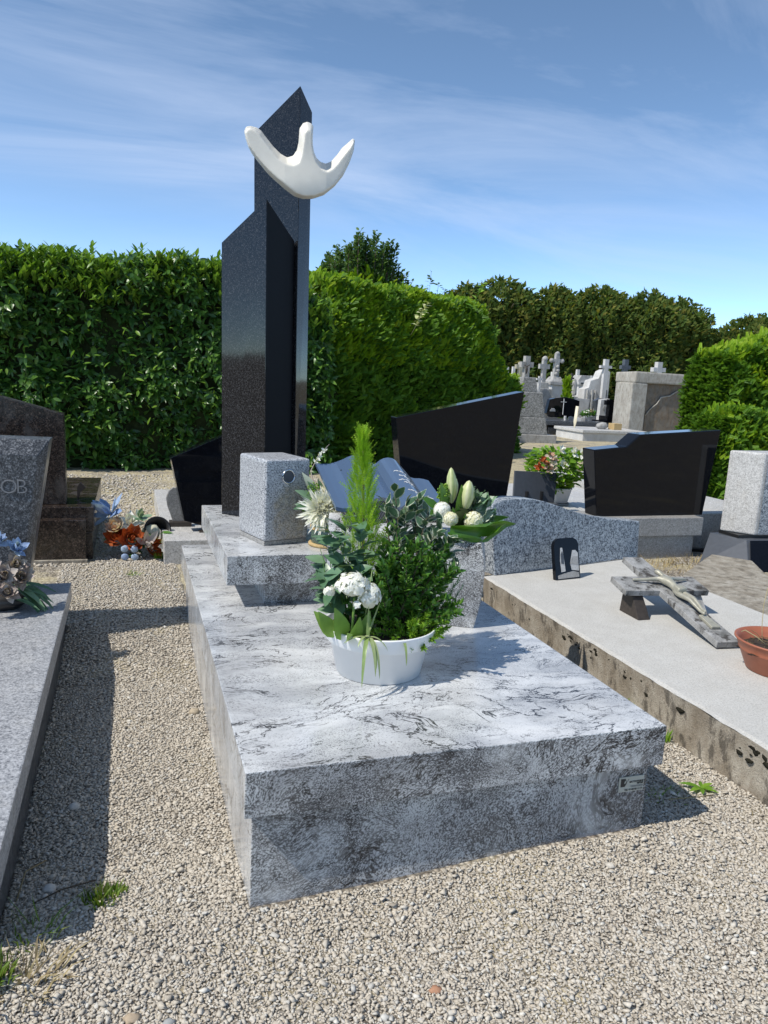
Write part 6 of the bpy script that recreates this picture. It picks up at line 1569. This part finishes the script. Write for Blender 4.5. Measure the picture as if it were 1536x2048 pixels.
tag(tube('bollard', [(8.20, 12.0, 0), (8.215, 12.0, .4), (8.235, 12.0, .695)], [.033, .033, .031], M['cream'], None, 12), 'slim cream bollard post on the path before the far black tomb', 'bollard')
def bush(label, x, y, h, r, mat, n=420, name='thuja_bush'):
    Tt = thing(name, label, 'bush', (x, y, .05))
    tube('stem', [(x, y, -.05), (x, y, h * .7)], [.02, .008], M['twig'], Tt, 6)
    t = rng.random(n); a = rng.uniform(0, 6.28, n); rad = r * np.clip(1.05 - t * .7, .1, 1) * rng.random(n) ** .4
    pos = np.stack([x + rad * np.cos(a), y + rad * np.sin(a), .1 * h + t * h * .85], 1); d = np.stack([np.cos(a) * .4, np.sin(a) * .4, np.ones(n)], 1) + rng.normal(size=(n, 3)) * .2
    V, F, R = scatter(yspray, pos, frames(d, rng.normal(size=(n, 3))), rng.uniform(.10, .18, n)); put('foliage', V, F, mat, Tt, attr=R, kind='stuff')
bush('small yellow-green thuja beside the ornate carved cross', 10.10, 15.5, 1.28, .13, M['yewnew'], 380)
bush('low round green bush between statue and white headstone', 12.3, 17.5, 1.0, .2, M['lime'], 420, 'green_bush')

for x, y, h, w, lb in ((10.25, 19.0, 1.45, .26, 'grey stone cross peeping up just right of the plain cross with rounded head'), (11.25, 20.5, 1.50, .22, 'slender grey cross right behind the ornate carved cross'), (12.95, 21.0, 1.42, .24, 'pale grey cross far back, between statue and house-shaped monument'), (14.2, 21.5, 1.55, .26, 'weathered grey cross at the far right of the house-shaped monument')):
    C_ = thing('stone_cross', lb, 'cross', (x, y, .05))
    prism('plinth', [(x - .22, y), (x + .22, y), (x + .22, y + .35), (x - .22, y + .35)], -.05, h * .5, M['monu'], C_, .01, top_xy=[(x - .17, y + .04), (x + .17, y + .04), (x + .17, y + .3), (x - .17, y + .3)])
    cross_geo(x, y + .1, h * .5005, h * .55, w, w * .38, h * .86, w * .34, flare=1.2).build('cross', M['monuwhite'], C_)
for x, y, w, h, m_, lb in ((11.0, 18.6, .5, .95, 'monuwhite', 'pale square-topped headstone behind the ornate cross pillar'), (12.9, 18.8, .45, .80, 'monu', 'low grey headstone right of the small statue'), (13.1, 17.2, .5, .85, 'slate', 'dark headstone in the gap left of the tall white memorial'), (9.2, 17.5, .55, 1.0, 'monu', 'grey headstone behind the small white cross'), (10.2, 17.2, .4, .9, 'slate', 'dark narrow headstone left of the ornate cross pillar')):
    tag(plate('headstone', [(0, -.05), (0, h * .9), (w * .3, h), (w * .7, h), (w, h * .9), (w, -.05)], (x, y), (1, 0), .16, M[m_], None, .01), lb, 'headstone')

# old crumbling wall stone
OW = thing('wall_tomb', 'old crumbling stone tomb stele with recessed plaster panel, left of the right hedge', 'monument', (10.4, 12.7, .05))
block('left_post', 9.72, 10.10, 12.35, 12.95, -.05, 1.22, M['oldstone'], OW, .03, 3)
prism('lintel', [(9.78, 12.35), (11.9, 12.30), (11.9, 12.95), (9.70, 12.95)], 1.2205, [1.455, 1.44, 1.44, 1.43], M['oldstone'], OW, .03)
block('right_post', 11.62, 11.9, 12.35, 12.95, -.05, 1.2195, M['oldstone'], OW, .03)
block('panel', 10.1005, 11.6195, 12.44, 12.9, -.05, 1.2195, M['oldplaster'], OW, .003)
put('loose_render', [(10.16, 12.425, .1), (11.60, 12.425, .1), (11.60, 12.425, 1.02), (11.42, 12.42, 1.10), (11.30, 12.42, 1.00), (11.10, 12.42, 1.06), (10.92, 12.42, 1.10), (10.72, 12.42, .98), (10.50, 12.42, .94), (10.42, 12.42, .80), (10.28, 12.42, .70), (10.16, 12.425, .55)], [tuple(range(12))], M['oldplaster'], OW)
edge = [(10.16, 12.418, .55), (10.28, 12.412, .70), (10.42, 12.412, .80), (10.50, 12.41, .94), (10.72, 12.41, .98), (10.92, 12.41, 1.10), (11.10, 12.41, 1.06), (11.30, 12.412, 1.00), (11.42, 12.412, 1.10), (11.60, 12.418, 1.02)]
tube('broken_edge', edge, .014, M['oldstone'], OW, 6)
tag(cross_geo(11.62, 14.0, .6, 1.14, .34, .13, 1.56, .10, .13).build('stone_cross', M['monuwhite']), 'short white stone cross showing above the old wall stone', 'cross')
tag(block('headstone', 11.2, 12.1, 14.14, 14.5, -.05, 1.30, M['monu'], None, .01), 'grey block headstone hidden behind the old wall stone', 'headstone')
n = 700; V, F, R = scatter(rspray, np.stack([11.45 + rng.random(n) * .5, 12.2 + rng.normal(size=n) * .06, .1 + rng.random(n) * 1.35], 1), frames(np.array([-.7, -.4, .4]) + rng.normal(size=(n, 3)) * .35, rng.normal(size=(n, 3)) + np.array([0, 0, 1.0])), rng.uniform(.07, .13, n))
NS = thing('dry_creeper', 'browning yellow-green creeper over the right end of the old wall stone', 'plant', (11.6, 12.2, .05)); put('foliage', V, F, M['straw'], NS, attr=R, kind='stuff')

# ------------------------------------------------------------------ gravel: every stone is geometry
RECT = [(0.02, .98, .02, 2.0), (-1.4, -.462, .03, 1.89), (1.372, 2.4, -.4, 2.0), (-1.6, -.40, 2.80, 4.1), (-.045, .62, 2.74, 4.5), (1.28, 2.72, 2.7, 4.6), (2.40, 3.27, 2.55, 4.4)]
def stones(name, x0, x1, y0, y1, s, size, keep=1.0, lift=.25):
    nx_ = int((x1 - x0) / s); ny_ = int((y1 - y0) / s)
    X, Y = np.meshgrid(x0 + (np.arange(nx_) + .5) * s, y0 + (np.arange(ny_) + .5) * s); X = X.ravel(); Y = Y.ravel()
    X = X + rng.uniform(-.55, .55, len(X)) * s; Y = Y + rng.uniform(-.55, .55, len(Y)) * s
    m = rng.random(len(X)) < keep
    for a, b, c, d in RECT: m &= ~((X > a) & (X < b) & (Y > c) & (Y < d))
    # only what the photograph's frame (with some margin) can see
    P = np.stack([X, Y, g(X, Y)], 1) - np.array(cam.matrix_world.translation)
    f = P @ np.array(_f); u = (P @ np.array(_r)) / f; v = (P @ np.array(_d)) / f
    m &= (f > .2) & (np.abs(u) < .62) & (v < .80)
    X, Y = X[m], Y[m]; n = len(X)
    shapes = []
    bv, bf = ico(1, 1) if False else (None, None)
    BV = np.array([(1, .25, 0), (-.2, 1, .1), (-1, -.1, 0), (.3, -1, -.1), (.15, .1, .9), (-.1, -.1, -.9), (.55, -.55, .55), (-.55, .5, .55)], float)
    BF = np.array([(0, 1, 4), (1, 7, 4), (7, 2, 4), (2, 3, 4), (3, 6, 4), (6, 0, 4), (1, 2, 7), (3, 0, 6), (1, 0, 5), (2, 1, 5), (3, 2, 5), (0, 3, 5)])
    V = np.repeat(BV[None], n, 0)
    V = V * (1 + rng.uniform(-.28, .28, (n, len(BV), 1))) + rng.normal(size=(n, len(BV), 3)) * .13
    sc = size * np.exp(rng.normal(size=n) * .26)
    ax = np.stack([np.ones(n), rng.uniform(.55, .9, n), rng.uniform(.32, .62, n)], 1)
    V = V * ax[:, None, :] * sc[:, None, None] * .5
    nz = norm(np.stack([rng.normal(size=n) * .38, rng.normal(size=n) * .38, np.ones(n)], 1)); th = rng.uniform(0, 6.28, n)
    Mx = frames(np.stack([np.cos(th), np.sin(th), np.zeros(n)], 1), nz)
    V = np.einsum('nij,nvj->nvi', Mx, V)
    Z = g(X, Y) + rng.uniform(-.15, lift + .2, n) * sc * .5 + .0005
    V = V + np.stack([X, Y, Z], 1)[:, None, :]
    F = BF[None] + (np.arange(n) * len(BV))[:, None, None]
    R = np.repeat(rng.random(n), len(BV))
    return V.reshape(-1, 3), F.reshape(-1, 3), R
parts = [stones('g', -.75, 1.45, -.62, .30, .0056, .0092), stones('g', -.75, 1.42, -.62, .30, .0105, .0112, .6, .7),
         stones('g', -.50, .03, .30, 1.35, .0066, .0098), stones('g', .97, 1.40, .30, 1.35, .0078, .0105), stones('g', -.55, .03, 1.35, 2.85, .0088, .0115, .95), stones('g', .97, 1.40, 1.35, 2.75, .012, .0125, .85),
         stones('g', 1.0, 1.75, -.62, .0, .009, .0105, .7), stones('g', -1.5, 1.3, 2.75, 4.4, .017, .0165, .85), stones('g', -1.7, 1.6, 4.4, 6.2, .026, .022, .75)]
print('gravel stones', sum(len(p[1]) // 12 for p in parts))
V, F, R = merge(parts)
gr = put('gravel', V, F, M['stone'], None, attr=R, kind='stuff')

# ------------------------------------------------------------------ weeds, stray stones and litter on the ground
def tuft(label, x, y, n, h, spread, mat='grass', name='grass_tuft', lean=.5, wide=.0028):
    Tt = thing(name, label, 'grass', (x, y, float(g(x, y))))
    mb = MB()
    for k in range(n):
        a = rng.uniform(0, 6.28); q = spread * rng.random() ** .7 * .5; hh = h * rng.uniform(.45, 1.1); L = lean * rng.uniform(.2, 1.4) * hh
        p = np.array([x + q * math.cos(a), y + q * math.sin(a), float(g(x, y)) - .003]); tip = p + np.array([L * math.cos(a + rng.normal() * .5), L * math.sin(a + rng.normal() * .5), hh]); mid = p * .5 + tip * .5 + np.array([-.12 * L * math.cos(a), -.12 * L * math.sin(a), hh * .16])
        s = np.array([-math.sin(a + 1), math.cos(a + 1), 0]) * wide * rng.uniform(.6, 1.2)
        mb.add([p - s, p + s, mid + s * .8, tip, mid - s * .8], [(0, 1, 2, 4), (4, 2, 3)])
    o = mb.build('blades', M[mat], Tt); o['kind'] = 'stuff'
    a_ = o.data.attributes.new('rnd', 'FLOAT', 'POINT'); a_.data.foreach_set('value', np.repeat(rng.random(n), 5).astype(np.float32))
    return Tt
tuft('bright green grass tuft at the edge of the shadow on the gravel', -.276, .155, 150, .030, .075)
tuft('small green grass sprig just right of the bright tuft', -.235, .170, 26, .020, .025)
tuft('yellow-green grass tuft at the left edge near the bottom corner', -.455, -.045, 120, .042, .08)
tuft('dry straw-coloured grass blades beside the bottom-left tuft', -.40, -.06, 70, .040, .16, 'straw', 'dry_grass', 1.6)
tuft('thin dark grass blades in the shadow by the left tomb', -.40, .06, 40, .045, .10, 'grass', 'grass_tuft', 1.2, .0016)
tuft('small yellow-green weed on the gravel before the fallen flowers', -.205, 2.52, 40, .022, .07, 'lime', 'weed', 1.4)
tuft('yellow-green weed behind the fallen flowers', -.17, 3.30, 46, .035, .12, 'lime', 'weed', 1.4)
tuft('green weed at the foot of the pale tomb by the fallen flowers', -.065, 2.86, 40, .05, .05, 'lime', 'weed', .8)
tuft('dry yellow grass along the grey granite base, right', 2.75, 2.42, 130, .05, .55, 'straw', 'dry_grass', 1.2)
tuft('dry yellow grass patch before the white pillar headstone', 3.10, 2.42, 110, .045, .4, 'straw', 'dry_grass', 1.2)
tuft('dry straw patch between concrete slab and grey headstone base', 2.55, 2.30, 120, .04, .5, 'straw', 'dry_grass', 1.4)
tuft('green weed against the stained side of the concrete slab', 1.345, .62, 34, .05, .035, 'lime', 'weed', .6)
tuft('lower green weed against the stained side near the granite slab corner', 1.345, .40, 30, .045, .03, 'lime', 'weed', .6)
tuft('sparse yellow-green grass at the front right of the granite tomb', 1.13, .14, 40, .020, .12, 'lime', 'weed', 1.6, .0016)
tuft('dry reddish grass clump at the foot of the concrete slab', 1.33, -.04, 60, .022, .14, 'straw', 'dry_grass', 1.6, .0016)
Dn = thing('dandelion_weed', 'flat rosette of green leaves on the gravel by the concrete slab', 'weed', (1.255, .135, .045))
a_ = np.array([.2, 1.0, 2.6, 3.4, 4.1, 5.3, 5.9]); d = np.stack([np.cos(a_), np.sin(a_), .22 + 0 * a_], 1)
leaf_objs('leaf', leaf_geo(1, .32, 4, .25, .15), np.array([[1.255, .135, .050]] * 7), frames(d, np.array([[0, 0, 1.0]] * 7)), np.array([.045, .035, .06, .05, .04, .045, .038]), M['lime'], Dn)
def pebble(label, x, y, r, col, seed, sc=(1.3, 1, .55)):
    m = bpy.data.materials.get('pebble_' + col) or mat_plain('pebble_' + col, {'tan': (.42, .33, .23), 'brick': (.42, .22, .13), 'grey': (.34, .35, .34), 'pale': (.58, .56, .51), 'rock': (.44, .37, .27)}[col], .85, .25, 90, bmp=.3, bscale=160)
    tag(lump('pebble', (x, y, float(g(x, y)) + r * .28), r, m, None, 2, .45, 1.8, seed, sc, smooth=False), label, 'stone')
pebble('smooth tan oval pebble among the gravel, bottom left', -.215, -.20, .0115, 'tan', 1)
pebble('reddish brick fragment among the gravel at bottom centre', .312, -.285, .0095, 'brick', 2)
pebble('pale grey squarish stone in the gravel at bottom centre', .205, -.315, .0085, 'pale', 3, (1, .9, .8))
pebble('blue-grey flat stone right of the tan pebble', -.155, -.225, .0085, 'grey', 4)
pebble('tan rock lying against the left side of the granite tomb', -.015, 1.06, .016, 'rock', 5, (1.1, 1, .9))
pebble('pale stone in the shadow of the left tomb', -.355, .55, .013, 'pale', 6, (1.2, 1, .7))
pebble('round pale stone low in the shadow of the left tomb', -.385, .22, .014, 'pale', 8, (1.1, 1, .7))
for i, (pts, lb) in enumerate((([(-.42, .17, -.022), (-.36, .195, -.012), (-.29, .225, -.022)], 'thin dry twig across the shaded gravel'), ([(-.445, .19, -.02), (-.435, .26, .0), (-.40, .32, -.02)], 'pale bent grass stalk by the left tomb'), ([(1.12, .10, .055), (1.19, .085, .06), (1.26, .095, .052)], 'dry stalk lying on the gravel right of the granite tomb'))):
    tag(tube('dry_twig', pts, .0016, M['twig'] if i == 0 else M['straw'], None, 5), lb, 'twig')
